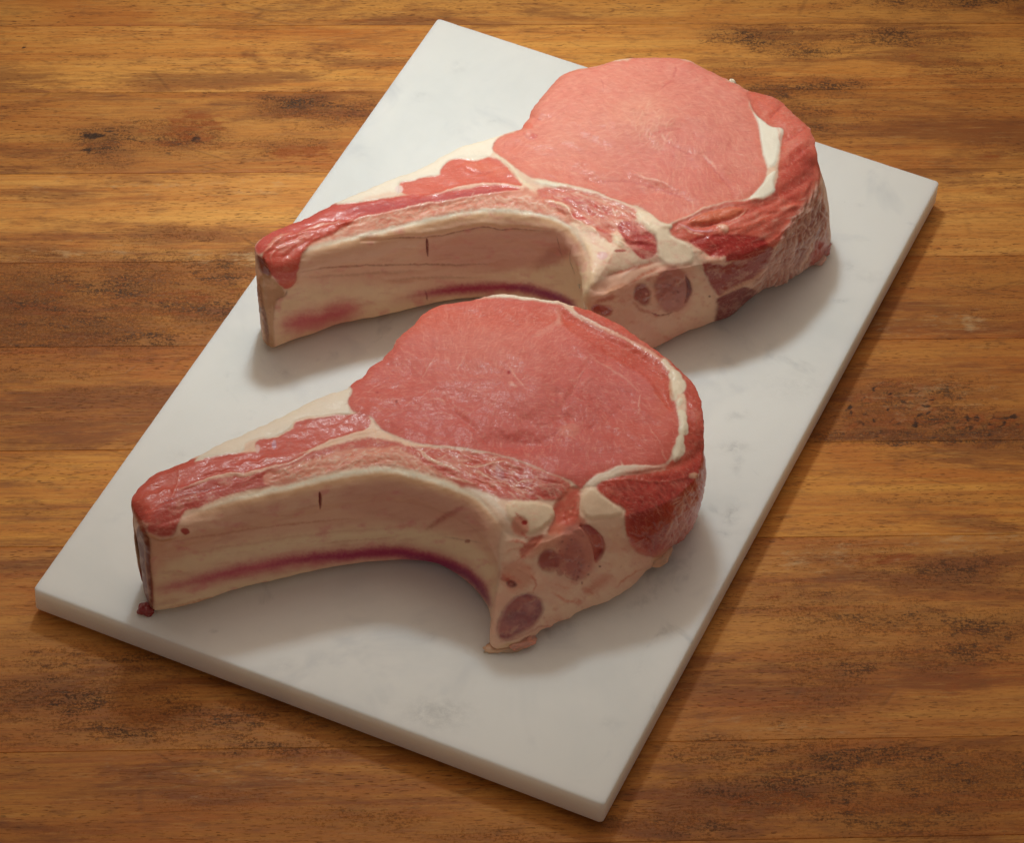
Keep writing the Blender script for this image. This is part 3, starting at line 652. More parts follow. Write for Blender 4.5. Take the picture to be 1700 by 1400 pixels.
    col = col*(1-bk[:, None])+bc*bk[:, None]; rz = rz*(1-bk); wet = wet*(1-bk)+.4*bk
    mic = fbm(Vv[:, 0]*420, Vv[:, 1]*420, Vv[:, 2]*420, o=3)*.00008+fbm(Vv[:, 0]*110+7, Vv[:, 1]*110, Vv[:, 2]*110, o=2)*.00016
    dsp = rz+mic
    edge = np.ones(len(Vv)); edge[off+(nvr-1)*m:] = 0
    Vv = Vv+Nn*(dsp*edge)[:, None]
    Vv[:, 2] = np.maximum(Vv[:, 2], Z_SLAB+.00015)
    Nn = normals(Vv)
    # parts
    fc = uv[Fa].mean(1); ft = np.r_[np.zeros(len(F), int), np.ones(len(Fa)-len(F), int)]; fb = bk[Fa].mean(1) > .5
    wu = fbm(fc[:, 0]/26+spec['seed']*13.1, fc[:, 1]/20, o=3)*3; wv = fbm(fc[:, 0]/26+40, fc[:, 1]/20+9, o=3)*3
    lab = np.full(len(Fa), -1); 
    for i, (nm, mat, poly, lb) in enumerate(spec['parts']):
        if poly is None: sel = (lab < 0)
        elif isinstance(poly, str): sel = fb
        else: sel = inside(fc[:, 0]+wu, fc[:, 1]+wv, chaikin(poly)) & ~fb & (lab < 0)
        lab[sel] = i
    root = empty(spec['name'], spec['label'], 'meat', tuple(np.r_[np.round(top.mean(0), 4), Z_SLAB]), spec['group'])
    Vl = Vv-np.array(root.location)
    for i, (nm, mat, poly, lb) in enumerate(spec['parts']):
        f = Fa[lab == i]
        if not len(f): continue
        u, inv = np.unique(f, return_inverse=True)
        o = mesh_obj(nm, Vl[u], inv.reshape(-1, 4), mat, root, {'pigment': col[u], 'wet': wet[u]}, Nn[u])
        if lb: o['label'] = lb
    # underside
    zc = np.concatenate([Wl[-1][:, :2], np.full((m, 1), Z_SLAB+.00015)], 1)-np.array(root.location)
    return root

EYE, EYE2 = (210, 102, 92), (228, 136, 118)
RED, DRED, CREAM, FATW, PINK = (196, 82, 68), (160, 52, 48), (240, 200, 172), (238, 220, 188), (218, 140, 118)

def scrap(root, u, v, z, size, col, mat, rot=0.0, seed=0, name='torn_scrap', wet=.6):
    """a small torn bit of tissue"""
    n, m = 26, 18; th = np.linspace(0, 2*math.pi, n, endpoint=False); ph = np.linspace(.04, math.pi-.04, m)
    TH, PH = np.meshgrid(th, ph, indexing='ij'); D = np.stack([np.cos(TH)*np.sin(PH), np.sin(TH)*np.sin(PH), np.cos(PH)], -1)
    r = 1+.6*fbm(D[..., 0]*1.3+seed*5, D[..., 1]*1.3, D[..., 2]*1.3, o=2); P = D*r[..., None]*np.array(size)/2
    c_, s_ = math.cos(rot), math.sin(rot); P = np.stack([P[..., 0]*c_-P[..., 1]*s_, P[..., 0]*s_+P[..., 1]*c_, P[..., 2]], -1).reshape(-1, 3)
    idx = np.arange(n*m).reshape(n, m); nx = np.roll(idx, -1, 0)
    F = np.stack([idx[:, :-1], idx[:, 1:], nx[:, 1:], nx[:, :-1]], -1).reshape(-1, 4)
    w = at(u, v, Z_SLAB+z); P[:, 2] = np.maximum(P[:, 2], -z+.0001)
    g = smooth(.5+1.4*fbm(P[:, 0]*500, P[:, 1]*500, P[:, 2]*500, o=3))[:, None]
    c1 = lin(col)*(1-g)+lin(tuple(min(255, x*.72+30) for x in col))*g
    o = mesh_obj(name, P, F, mat, root, {'pigment': c1, 'wet': np.full(len(P), wet)})
    o.location = np.array(w)-np.array(root.location); return o
def swirl(cu, cv_, base=0.0, k=.5):
    return lambda u, v: base+math.atan2(v-cv_, (u-cu)*.7)*k

# ================= front chop =================
RIM1 = [(836, 880), (827, 866), (814, 851), (799, 834), (782, 823), (761, 814), (729, 802), (696, 793), (664, 784), (632, 781), (600, 785), (560, 792), (533, 797), (500, 806), (450, 817), (393, 830), (363, 839), (337, 849), (318, 853), (296, 862), (270, 870), (244, 872)]
BOT1 = [(815, 1064), (813, 1031), (806, 1012), (793, 992), (769, 970), (750, 956), (729, 948), (707, 943), (664, 940), (643, 940), (600, 945), (550, 953), (500, 963), (457, 973), (414, 984), (371, 997), (329, 1011), (296, 1018), (254, 1025)]
END1 = [(244, 872), (235, 862), (222, 845), (218, 832)]
ENDB1 = [(254, 1025), (244, 1010), (238, 985), (238, 965), (250, 935)]
BACK1 = [(218, 832), (222, 820), (240, 800), (262, 784), (285, 777), (318, 762), (345, 750), (369, 738), (400, 725), (420, 715), (443, 705), (475, 690), (505, 674), (528, 662), (561, 652), (576, 647), (579, 643), (585, 638), (593, 631), (602, 628), (607, 621), (612, 611), (623, 605), (636, 596), (646, 585), (656, 576), (659, 566), (670, 555), (687, 540), (696, 529), (706, 519), (721, 510), (734, 505), (764, 502), (792, 500), (807, 495), (822, 490), (833, 488), (850, 490), (863, 493), (897, 498), (923, 500), (940, 507), (953, 508), (981, 516), (1006, 527), (1030, 540), (1051, 555), (1073, 570), (1088, 582), (1105, 594), (1120, 608), (1144, 628), (1157, 647), (1165, 669), (1169, 694), (1167, 714), (1166, 735)]
FLK1 = [(1166, 735), (1164, 757), (1158, 780), (1146, 802), (1122, 824), (1090, 840), (1050, 852), (1010, 862), (975, 870), (950, 878), (930, 888), (905, 899), (880, 902), (850, 896), (836, 880)]
FLKB1 = [(1160, 850), (1149, 869), (1142, 886), (1131, 902), (1110, 914), (1101, 920), (1089, 939), (1074, 948), (1046, 982), (1026, 996), (1005, 1009), (964, 1020), (939, 1036), (917, 1045), (883, 1064), (864, 1079), (823, 1089), (811, 1084), (815, 1064)]
c = Canvas(190, 460, 1200, 1120, CREAM, 1)
# inner face of the rib: membrane, pale bone, violet line
c.fill(RIM1+BOT1[::-1][0:1]+BOT1[::-1], (240, 190, 160), 3, 2)
c.fill([(250, 935), (400, 900), (560, 880), (700, 872), (800, 905), (835, 960), (830, 1070), (790, 1010), (720, 960), (640, 955), (520, 975), (380, 1010), (250, 1040)], (248, 216, 178), 12, 4)
c.fill([(560, 800), (700, 800), (800, 850), (815, 890), (740, 880), (640, 862), (560, 850)], (228, 168, 146), 14, 6, .7)
for (p, w_, a_) in [([(262, 905), (340, 892), (450, 874), (530, 866), (600, 862)], 5, .45), ([(258, 930), (360, 912), (480, 893), (600, 880), (700, 878)], 6, .25), ([(520, 905), (600, 897), (660, 895)], 3, .3)]:
    c.line(p, w_, (200, 122, 98), a_, z=-.0005, zw=5)
c.line([(262, 897), (330, 880), (440, 870), (520, 866)], 4, (236, 190, 150), .25, z=.0006, zw=6)
c.line([(706, 882), (722, 870), (742, 858), (758, 848), (772, 840)], 9, (182, 96, 78), .75, z=-.0003, soft=1)
c.line([(735, 892), (770, 896), (800, 902)], 3, (150, 92, 84), .5)
c.ell(776, 899, 5, 3, (150, 50, 44), .8)
for k in range(46):
    u = rng.uniform(270, 780); v = np.interp(u, [270, 600, 780], [950, 862, 895])+rng.uniform(-50, 60)
    c.line([(u, v), (u+rng.uniform(20, 70), v-rng.uniform(2, 12))], rng.uniform(1, 2.2), (236, 200, 160) if rng.random() < .55 else (206, 134, 108), rng.uniform(.08, .26), z=rng.uniform(-.0001, .0001))
VIO = [(258, 978), (290, 974), (340, 962), (400, 947), (450, 939), (500, 928), (560, 924), (610, 918), (660, 917), (700, 924), (740, 935), (775, 950), (800, 972), (812, 1000)]
c.line(VIO, 26, (210, 100, 112), .65, soft=1.6, warp=3)
c.line(VIO, 14, (196, 66, 94), .8, soft=1.3, warp=3)
c.line(VIO[6:], 15, (170, 44, 88), .85, soft=1.1, warp=2)
c.line([(700, 922), (745, 940), (785, 962), (806, 990), (814, 1010)], 13, (130, 58, 92), .55, soft=1.2)
c.line([(640, 932), (700, 936), (740, 948), (775, 970), (800, 1000)], 5, (226, 170, 122), .6)
c.line([(260, 1012), (330, 1000), (420, 975), (520, 953)], 7, (216, 150, 110), .6)
W1 = RIM1+BOT1[::-1]
c.grain(W1, (250, 212, 178), .24, 110, 16, 0, .45, -.12, seed=1, z=.0002); c.grain(W1, (196, 112, 96), .30, 70, 16, 0.02, .5, -.10, seed=2); c.grain(W1, (226, 132, 132), .55, 40, 22, .05, .5, 0, seed=3); c.grain(W1, (168, 96, 76), .07, 50, 2.2, .08, .5, -.14, soft=4, seed=4, z=-.00012)
c.line(VIO, 20, (196, 74, 98), .55, soft=1.5, warp=3); c.line(VIO[4:], 12, (160, 40, 84), .75, soft=1.2, warp=2); c.line([(660, 922), (745, 940), (785, 962), (806, 990), (814, 1010)], 11, (128, 52, 96), .55, soft=1.2)
# crest: cream edge of the rib
c.line([(a, b+3) for a, b in RIM1[:19]], 22, (244, 196, 152), .9, soft=.8, warp=1.2)
c.line([(a, b-1) for a, b in RIM1[1:18]], 11, (246, 230, 206), .9, z=.0012, zw=12, warp=1.2)
c.fill([(529, 816), (533, 818), (534.5, 834), (532, 850), (529.5, 836)], (124, 34, 28), .8, .5, z=-.0012, zsoft=2.5, it=1)
# lean strip on the rib
c.fill([(210, 840), (235, 795), (262, 780), (300, 765), (345, 757), (400, 752), (424, 748), (443, 757), (481, 758), (507, 752), (540, 748), (560, 752), (500, 768), (436, 779), (414, 787), (371, 788), (350, 794), (329, 802), (300, 815), (270, 850), (243, 876)], (208, 88, 72), 2.5, 2, mott=0, wet=.5)
c.fill([(300, 813), (330, 803), (372, 792), (414, 790), (440, 782), (480, 772), (505, 766), (500, 785), (460, 806), (400, 817), (362, 828), (335, 842), (310, 848), (298, 862), (292, 888), (262, 892), (243, 884), (248, 862), (266, 838)], (192, 80, 68), 2.5, 3, mott=.25, wet=.4)
c.fill([(236, 800), (270, 782), (310, 772), (300, 800), (270, 830), (240, 852), (222, 838)], (205, 84, 62), 8, 4, .6, mott=.3)
c.fill([(424, 729), (458, 727), (471, 721), (488, 714), (488, 704), (496, 698), (537, 693), (559, 689), (584, 690), (599, 684), (611, 688), (617, 702), (610, 712), (593, 718), (561, 727), (533, 738), (507, 751), (481, 759), (443, 759), (424, 750)], (206, 88, 70), 1.6, 2, wet=.45)
c.fill([(430, 762), (481, 764), (520, 752), (560, 738), (600, 728), (640, 728), (680, 742), (640, 746), (600, 746), (560, 752), (510, 768), (450, 780)], (200, 102, 88), 3, 3, mott=.3)
c.fill([(436, 786), (470, 778), (505, 764), (560, 752), (600, 744), (650, 742), (690, 748), (720, 768), (760, 786), (796, 806), (765, 806), (740, 796), (700, 784), (640, 772), (600, 775), (540, 787), (490, 802), (440, 812)], (222, 142, 118), 3, 3, mott=.2)
c.fibres([(436, 790), (505, 766), (560, 754), (650, 742), (700, 752), (796, 806), (740, 796), (640, 772), (540, 787), (450, 808)], 260, lambda u, v: -.22 if u < 600 else .35, 13, 1.2, (240, 210, 184), .75, z=.00022, seed=1)
c.fibres([(436, 790), (505, 766), (560, 754), (650, 742), (700, 752), (796, 806), (740, 796), (640, 772), (540, 787), (450, 808)], 120, lambda u, v: -.22 if u < 600 else .35, 10, 1.3, (198, 84, 68), .7, z=-.0002, seed=2)
# wedge of lean between eye and rib head
c.fill([(650, 738), (692, 742), (740, 744), (800, 750), (850, 760), (900, 782), (940, 797), (950, 806), (940, 824), (920, 833), (880, 829), (842, 832), (814, 822), (788, 813), (769, 810), (740, 790), (700, 765)], (204, 96, 80), 3, 3, mott=.2, wet=.4)
c.fill([(800, 778), (830, 770), (870, 776), (920, 796), (932, 812), (918, 829), (870, 824), (830, 808)], (186, 70, 62), 6, 5, .8, mott=.4, z=-.0006, wet=.6)
c.fibres([(660, 742), (800, 752), (900, 784), (940, 802), (920, 828), (800, 812), (720, 775)], 130, lambda u, v: .38, 26, 1.1, (240, 200, 176), .6, z=.0002, seed=3)
c.fibres([(800, 778), (870, 776), (930, 800), (918, 829), (830, 808)], 50, lambda u, v: -1.0, 9, 1.2, (228, 160, 140), .6, seed=4)
for p, w_, a_ in [([(687, 741), (697, 748), (706, 757), (720, 766), (742, 775), (765, 783)], 5, .8), ([(762, 770), (790, 776), (812, 772), (840, 764)], 3, .7), ([(782, 775), (800, 788), (830, 800), (860, 808)], 3, .6), ([(740, 792), (765, 796), (790, 806)], 4, .7), ([(850, 808), (866, 798), (884, 800)], 2.5, .5)]:
    c.line(p, w_, (240, 208, 178), a_, z=.0004, warp=2.5)
c.line([(766, 796), (790, 800), (818, 812), (842, 822)], 9, (206, 92, 72), .8, z=.0003, soft=1)
c.ell(830, 785, 7, 12, (196, 140, 146), .5, rot=-.5)
# cream web on the shoulder of the strip
c.line([(290, 816), (307, 811), (329, 801), (350, 794), (371, 787), (414, 786), (436, 778), (479, 771), (507, 757), (533, 740), (561, 728), (593, 720), (620, 717)], 3.6, (240, 196, 172), .8, z=.0007, zw=4, warp=1.5)
c.line([(296, 776), (298, 790), (294, 806), (290, 816), (284, 824)], 2.4, (236, 168, 150), .55, z=.0003)
c.line([(430, 762), (470, 764), (505, 756)], 2, (236, 196, 176), .5)
c.line([(256, 842), (268, 834), (290, 826), (330, 816), (370, 806)], 4, (140, 40, 38), .5, z=-.0009, zw=6)
for k in range(16):
    u = 270+k*9; c.line([(u, 830-k*1.2), (u+14, 848-k*2)], 1.6, (168, 62, 54), .35, z=-.0002, warp=2)
# thin cream skin along the far edge of the strip
c.fill([(318, 770), (330, 757), (370, 733), (443, 698), (505, 668), (561, 645), (590, 640), (584, 650), (578, 668), (580, 680), (586, 690), (560, 687), (536, 691), (496, 695), (486, 704), (486, 712), (470, 719), (456, 726), (424, 728), (404, 740), (406, 752), (360, 757)], (242, 222, 200), 1.8, 1.5, z=.0004, mott=.0)
c.ell(455, 738, 4, 8, (196, 150, 168), .7); c.ell(428, 745, 4, 7, (238, 196, 184), .8)
c.fill([(424, 700), (470, 680), (500, 668), (530, 664), (500, 686), (450, 706)], (242, 222, 196), 5, 2, .5)
# ---- eye muscle
EY1 = [(579, 640), (585, 634), (602, 626), (612, 609), (636, 592), (656, 574), (659, 564), (687, 536), (706, 515), (721, 506), (792, 496), (833, 494), (897, 501), (930, 506), (941, 516), (965, 533), (1000, 552), (1040, 566), (1074, 588), (1098, 606), (1110, 624), (1114, 650), (1122, 674), (1126, 694), (1127, 722), (1118, 748), (1108, 768), (1090, 774), (1060, 773), (1030, 775), (1000, 786), (984, 793), (972, 803), (965, 814), (957, 806), (945, 797), (915, 787), (900, 780), (870, 767), (840, 757), (800, 748), (760, 742), (700, 737), (670, 730), (645, 718), (628, 708), (618, 692), (606, 689), (590, 686), (580, 678), (577, 665), (586, 650)]
c.fill(EY1, EYE, 1.6, 1.5, z=.0004, zsoft=14, wet=.03, it=1)
for (u, v, ru, rv, am, col_) in [(800, 570, 130, 60, .55, (226, 138, 118)), (860, 640, 120, 60, .35, (208, 114, 102)), (700, 640, 100, 60, .3, (212, 104, 88)), (760, 520, 110, 20, .55, (222, 104, 78)), (1060, 720, 80, 50, .5, (206, 92, 72)), (930, 530, 120, 18, .45, (218, 98, 68)), (1040, 585, 80, 18, .55, (200, 84, 62)),  # meat tones; the bright upper centre paints in the dome's highlight
                             (620, 665, 50, 26, .5, (214, 98, 78)), (1000, 660, 90, 40, .3, (196, 96, 88)), (900, 750, 110, 30, .4, (194, 92, 84)), (700, 540, 40, 14, .4, (224, 110, 84)), (1100, 660, 16, 60, .4, (214, 110, 84))]:
    k = blob(np.stack([c.U+c.n1*24, c.V+c.n2*18], -1), u, v, ru, rv, am)*inside(c.U, c.V, chaikin(EY1)); c.col[:] = c.col*(1-k[..., None])+lin(col_)*k[..., None]
ang1 = lambda u, v: math.atan2((v-640)*1.0, (u-850)*.7)+(.5 if v < 620 else .2)+math.sin(u*.021+v*.017)*.5
c.fibres(EY1, 1500, ang1, 15, .8, (240, 166, 146), .46, z=.00006, seed=5, dens=lambda u, v: .35+.65*math.exp(-((u-830)/170)**2-((v-590)/90)**2))
c.fibres(EY1, 1100, ang1, 13, .8, (180, 66, 62), .38, z=-.00007, seed=6)
c.fibres([(930, 650), (990, 640), (1010, 680), (980, 720), (930, 715)], 150, lambda u, v: -1.05, 18, 1.0, (176, 76, 70), .5, z=-.00022, curl=2, seed=7)
c.fibres([(970, 555), (1010, 562), (1060, 590), (1080, 610), (1030, 605), (980, 590)], 130, lambda u, v: .35, 20, 1.0, (170, 60, 52), .5, z=-.00022, curl=1.6, seed=8)
c.fibres([(780, 520), (900, 515), (900, 545), (800, 545)], 70, lambda u, v: -.2, 22, 1.0, (196, 76, 60), .5, z=-.0002, curl=1.6, seed=9)
for p, w_, a_ in [([(727, 586), (716, 604), (704, 624), (698, 634)], 2, .55), ([(775, 588), (765, 606), (756, 620)], 2, .6), ([(842, 608), (852, 622), (860, 634), (872, 650)], 2.4, .7), ([(846, 634), (858, 648)], 5, .5), ([(698, 660), (712, 652), (730, 642)], 1.8, .5), ([(718, 662), (730, 662), (738, 668)], 3, .5), ([(976, 606), (958, 628), (954, 645), (950, 662)], 2, .4),
                  ([(1064, 652), (1060, 664), (1062, 680), (1058, 690)], 3, .65), ([(1080, 654), (1096, 662), (1106, 680)], 1.6, .45), ([(1070, 700), (1086, 722), (1100, 742)], 2, .6), ([(1098, 748), (1104, 762), (1108, 768)], 2.4, .6), ([(936, 704), (946, 724), (960, 732)], 2.6, .5), ([(1020, 712), (1032, 712)], 2, .6), ([(1034, 768), (1032, 776), (1030, 764)], 4, .6),
                  ([(610, 656), (624, 640), (640, 630)], 1.6, .35), ([(660, 612), (668, 626), (672, 636)], 1.4, .3), ([(880, 560), (905, 552), (930, 530)], 10, .22), ([(925, 510), (930, 530), (926, 545)], 12, .4), ([(975, 585), (985, 598), (1010, 612), (1040, 630), (1060, 650)], 4, .3)]:
    c.line(p, w_, (240, 184, 164), a_*1.05, z=.0001, warp=3)
c.fill([(925, 512), (940, 518), (1000, 556), (1060, 582), (1100, 612), (1112, 650), (1120, 690), (1100, 670), (1070, 620), (1010, 590), (960, 560), (935, 540)], (204, 84, 60), 9, 4, .45, z=-.0016, zsoft=10)  # step below the seam; its orange-red shade is painted in as well
for p, w_, zz in [([(740, 664), (760, 690), (785, 712), (810, 735)], 2.2, -.0005), ([(820, 724), (860, 730), (900, 726), (925, 718), (945, 700)], 5, -.0011), ([(976, 606), (964, 622), (958, 640), (948, 655), (934, 676)], 3, -.0008), ([(920, 640), (926, 660), (922, 676)], 7, -.0007), ([(1000, 710), (1010, 690), (1030, 680)], 3, -.0004), ([(870, 700), (900, 705), (925, 700)], 4, -.0006), ([(900, 735), (940, 722), (980, 712)], 3, -.0004)]:
    c.line(p, w_, (184, 78, 74), .35, z=zz*1.2, zw=w_*3, warp=3)
c.ell(890, 650, 44, 40, None, z=.0030); c.ell(800, 585, 90, 40, None, z=.0026); c.ell(790, 680, 60, 28, None, z=.0006); c.ell(870, 738, 70, 14, None, z=-.0030); c.ell(945, 715, 18, 12, (222, 140, 120), .5, z=.001)
c.ell(845, 621, 3, 3, (168, 20, 24), .9, z=-.0003, warp=.5); c.ell(626, 652, 3, 2, (180, 50, 50), .7, warp=.5); c.ell(658, 668, 1.6, 3, (140, 30, 30), .8, warp=.3)
# ---- cap lean and fat seam on the right
c.fill([(945, 505), (981, 512), (1030, 536), (1073, 566), (1120, 604), (1144, 624), (1160, 647), (1176, 694), (1172, 740), (1166, 790), (1130, 800), (1100, 785), (1118, 760), (1136, 720), (1140, 680), (1138, 655), (1118, 640), (1096, 604), (1040, 566), (1000, 552), (965, 533)], (206, 90, 72), 1.5, 1.5, mott=.15, wet=.3)
c.line([(792, 499), (835, 491), (870, 494), (923, 503), (941, 511)], 7, (244, 226, 202), .9, z=.0006, warp=1.5)
c.line([(925, 504), (944, 514), (965, 528), (1000, 546), (1040, 564), (1072, 580), (1100, 600), (1116, 620)], 6.5, (236, 178, 152), .85, z=.0006, zw=9, warp=1.6)
c.line([(944, 512), (965, 526), (1000, 544), (1022, 554)], 3, (244, 220, 200), .8, warp=1.5)
c.line([(1102, 602), (1112, 612), (1118, 622)], 11, (242, 218, 190), .9, z=.0006)
for (u, v, ru, rv, ro) in [(1120, 626, 11, 9, .3), (1125, 642, 14, 14, .2), (1118, 656, 6, 10, 0), (1128, 668, 5, 7, .4), (1133, 692, 7, 12, -.2), (1136, 708, 6, 9, -.4), (1134, 716, 9, 7, .4), (1128, 732, 7, 10, .25), (1126, 748, 10, 14, .35), (1122, 760, 6, 8, .3)]:
    c.ell(u, v, ru, rv, (242, 222, 194), .95, .25, ro, z=.0013, warp=1.2)
c.line([(1112, 628), (1114, 650), (1118, 664)], 6, (222, 160, 118), .7)
c.fibres([(1130, 610), (1160, 660), (1168, 700), (1164, 770), (1140, 770), (1145, 700), (1140, 650)], 90, lambda u, v: 1.35, 9, 1.1, (168, 52, 46), .6, z=-.0002, seed=10)
c.fibres([(1000, 520), (1060, 552), (1110, 590), (1095, 592), (1040, 560)], 60, lambda u, v: .6, 12, .9, (232, 140, 118), .5, seed=11)
# ---- flank lean
FL1 = [(988, 808), (1000, 798), (1040, 790), (1090, 785), (1120, 778), (1150, 765), (1172, 745), (1176, 800), (1160, 850), (1152, 880), (1140, 898), (1110, 914), (1101, 922), (1084, 926), (1058, 920), (1050, 914), (1042, 896), (1036, 873), (1036, 858), (1040, 846), (1026, 841), (1007, 827), (994, 820)]
c.fill(FL1, (190, 62, 50), 2, 2, wet=.75, z=.0006, zsoft=10, mott=.1)
c.fill([(1040, 850), (1060, 845), (1100, 850), (1120, 870), (1100, 905), (1060, 912), (1044, 890)], (160, 42, 38), 9, 5, .7, wet=.85)
c.line([(1000, 800), (1040, 796), (1075, 800), (1110, 800), (1140, 792)], 2.4, (232, 140, 116), .5, z=.0005)
c.line([(1120, 775), (1140, 768), (1160, 752)], 10, (176, 52, 40), .6, z=-.0011, zw=12)
c.fibres(FL1, 240, lambda u, v: 1.0+(u-1080)*.006, 20, 1.0, (224, 120, 100), .45, z=.00018, seed=12)
c.fibres(FL1, 160, lambda u, v: 1.1, 24, 1.6, (146, 34, 32), .5, z=-.0004, seed=13)
c.fibres([(1125, 820), (1160, 790), (1164, 850), (1130, 905), (1100, 915)], 160, lambda u, v: 1.9, 26, 1.1, (240, 196, 176), .7, z=.0004, seed=14)
for p, w_ in [([(1088, 836), (1090, 846), (1096, 856)], 2), ([(1062, 872), (1074, 882)], 1.3), ([(1140, 800), (1136, 812), (1146, 818)], 2.4), ([(1048, 902), (1060, 898), (1072, 892)], 1.4)]: c.line(p, w_, (240, 186, 168), .6, z=.0005)
c.ell(1150, 790, 8, 5, (236, 190, 156), .7, z=.0006)
c.line([(1075, 935), (1092, 925), (1104, 920)], 14, (226, 172, 128), .8, z=.0006, soft=1)
# fat ridge above flank
c.fill([(972, 806), (985, 792), (1000, 784), (1030, 773), (1062, 772), (1095, 774), (1108, 774), (1080, 782), (1040, 788), (1000, 798), (990, 806), (980, 812)], (242, 214, 190), 2.4, 3, z=.0009, zsoft=5)
c.line([(1030, 788), (1085, 782), (1120, 772), (1150, 756)], 14, (212, 96, 72), .8, z=.0005, soft=1)
# ---- rib head and chine face
c.fill([(966, 818), (975, 808), (990, 808), (996, 820), (1020, 836), (1040, 846), (1036, 870), (1044, 900), (1060, 922), (1090, 930), (1060, 970), (1000, 1012), (900, 1058), (860, 1080), (815, 1080), (812, 1030), (825, 980), (832, 945), (826, 914), (836, 880), (860, 895), (905, 905), (940, 880), (962, 868), (958, 840)], (246, 204, 174), 3, 3)
c.fill([(962, 838), (966, 818), (984, 806), (1000, 824), (1030, 842), (1034, 858), (1000, 862), (970, 862)], (242, 208, 176), 3, 2, z=.0016, zsoft=8)
c.fill([(838, 838), (855, 831), (883, 832), (917, 840), (922, 853), (914, 866), (896, 881), (876, 889), (856, 876), (842, 858)], (242, 212, 180), 3, 2, z=.0018, zsoft=9)
c.line([(770, 808), (800, 822), (822, 838), (836, 852), (850, 872)], 12, (242, 218, 196), .85, z=.0008, soft=.8)
c.fill([(850, 862), (862, 856), (880, 872), (874, 892), (858, 888), (846, 876)], (222, 130, 108), 4, 3, .75, z=-.0006)
c.ell(870, 868, 5, 4, (176, 26, 30), .9, z=-.0007, warp=1); c.line([(854, 852), (864, 862), (868, 868)], 3, (200, 60, 56), .7)
c.fill([(922, 834), (940, 812), (955, 806), (966, 812), (958, 835), (960, 858), (975, 866), (960, 880), (930, 886), (905, 892), (918, 868)], (214, 104, 78), 4, 4, .9, mott=.2, wet=.5, z=-.0008, zsoft=6)
for (u, v) in [(948, 852), (956, 854), (938, 858), (950, 842)]: c.ell(u, v, 3, 2.4, (236, 150, 120), .8, z=.0007)
c.fill([(862, 912), (880, 896), (902, 888), (900, 902), (880, 916), (866, 930)], (196, 74, 54), 4, 4, .85, z=-.0008, wet=.5)
c.line([(846, 938), (866, 926), (884, 910), (900, 896)], 3, (202, 92, 66), .6, z=-.0005)
c.fill([(870, 905), (905, 885), (950, 872), (975, 885), (960, 905), (935, 912), (905, 915), (880, 930)], (212, 118, 90), 8, 4, .6)
c.fill([(958, 870), (978, 872), (995, 884), (1004, 900), (1006, 914), (999, 926), (988, 940), (986, 915), (978, 894)], (170, 50, 48), 2, 1.5, wet=.8, z=-.0022, zsoft=3)
c.ell(958, 916, 29, 46, (200, 134, 118), .85, .3, -.05, z=.0004)
c.ell(953, 928, 17, 32, (146, 82, 86), .85, .6, -.05, z=-.0008, wet=.6)
for k in range(40): c.ell(953+rng.normal()*9, 928+rng.normal()*17, rng.uniform(1, 2.6), rng.uniform(1, 2.6), (150, 84, 84) if k % 2 else (78, 30, 36), .7, z=rng.choice([-.0006, .0004]), warp=.5)
c.line([(960, 964), (945, 962), (932, 950), (926, 935)], 3, (140, 66, 58), .5)
c.ell(912, 932, 19, 19, (164, 64, 62), .9, .4, -.6, z=-.0018, warp=2, wet=.7); c.ell(930, 938, 8, 18, (160, 84, 80), .7)
c.fill([(832, 935), (870, 930), (890, 950), (880, 975), (850, 985), (832, 965)], (214, 122, 96), 7, 5, .55)
c.fill([(965, 975), (1000, 955), (1020, 955), (990, 985), (970, 990)], (200, 84, 58), 8, 5, .5)
c.ell(849, 970, 9, 6, (92, 8, 14), .95, .5, .2, z=-.0008, wet=.8, warp=1.5); c.ell(838, 962, 8, 4, (178, 50, 42), .6)
c.ell(996, 941, 2.2, 1.6, (90, 40, 28), .9, warp=.3)
c.fill([(872, 985), (856, 992), (842, 1004), (830, 1025), (825, 1052), (832, 1064), (850, 1060), (868, 1050), (890, 1038), (903, 1018), (901, 999), (888, 987)], (146, 70, 76), 3.5, 2, wet=.6, z=-.001, zsoft=5, mott=.1)
c.line([(872, 985), (850, 995), (836, 1012), (826, 1040), (824, 1056)], 5, (168, 112, 112), .6, soft=1)
c.line([(828, 1066), (850, 1062), (876, 1050), (904, 1036), (920, 1040)], 5, (206, 140, 122), .8, z=.0008)
c.ell(872, 1062, 10, 4, (120, 40, 40), .8, rot=-.5); c.ell(866, 1074, 6, 3, (170, 60, 50), .7)
c.line([(820, 1078), (850, 1070), (880, 1064), (905, 1048)], 8, (234, 190, 146), .8, z=.0006)
VF1 = [(838, 900), (905, 905), (940, 880), (1010, 865), (1040, 880), (1090, 930), (1060, 970), (1000, 1012), (900, 1058), (860, 1080), (815, 1080), (812, 1030), (825, 980), (832, 945)]
VK1 = [(1006, 870), (1036, 880), (1080, 930), (1000, 1005), (920, 1040), (910, 1000), (960, 980), (1004, 940)]
c.grain(VF1, (208, 92, 76), .55, 34, 24, .08, .5, .3, seed=5); c.grain(VF1, (250, 206, 166), .35, 26, 14, .05, .5, -.5, seed=6, z=.0002); c.grain(VF1, (176, 84, 64), .4, 12, 3, .22, .5, -.6, soft=5, seed=7, z=-.0001)
c.grain([(838, 836), (880, 830), (925, 842), (915, 880), (870, 892), (842, 870)], (240, 150, 120), .5, 16, 10, .05, .5, .4, seed=8)
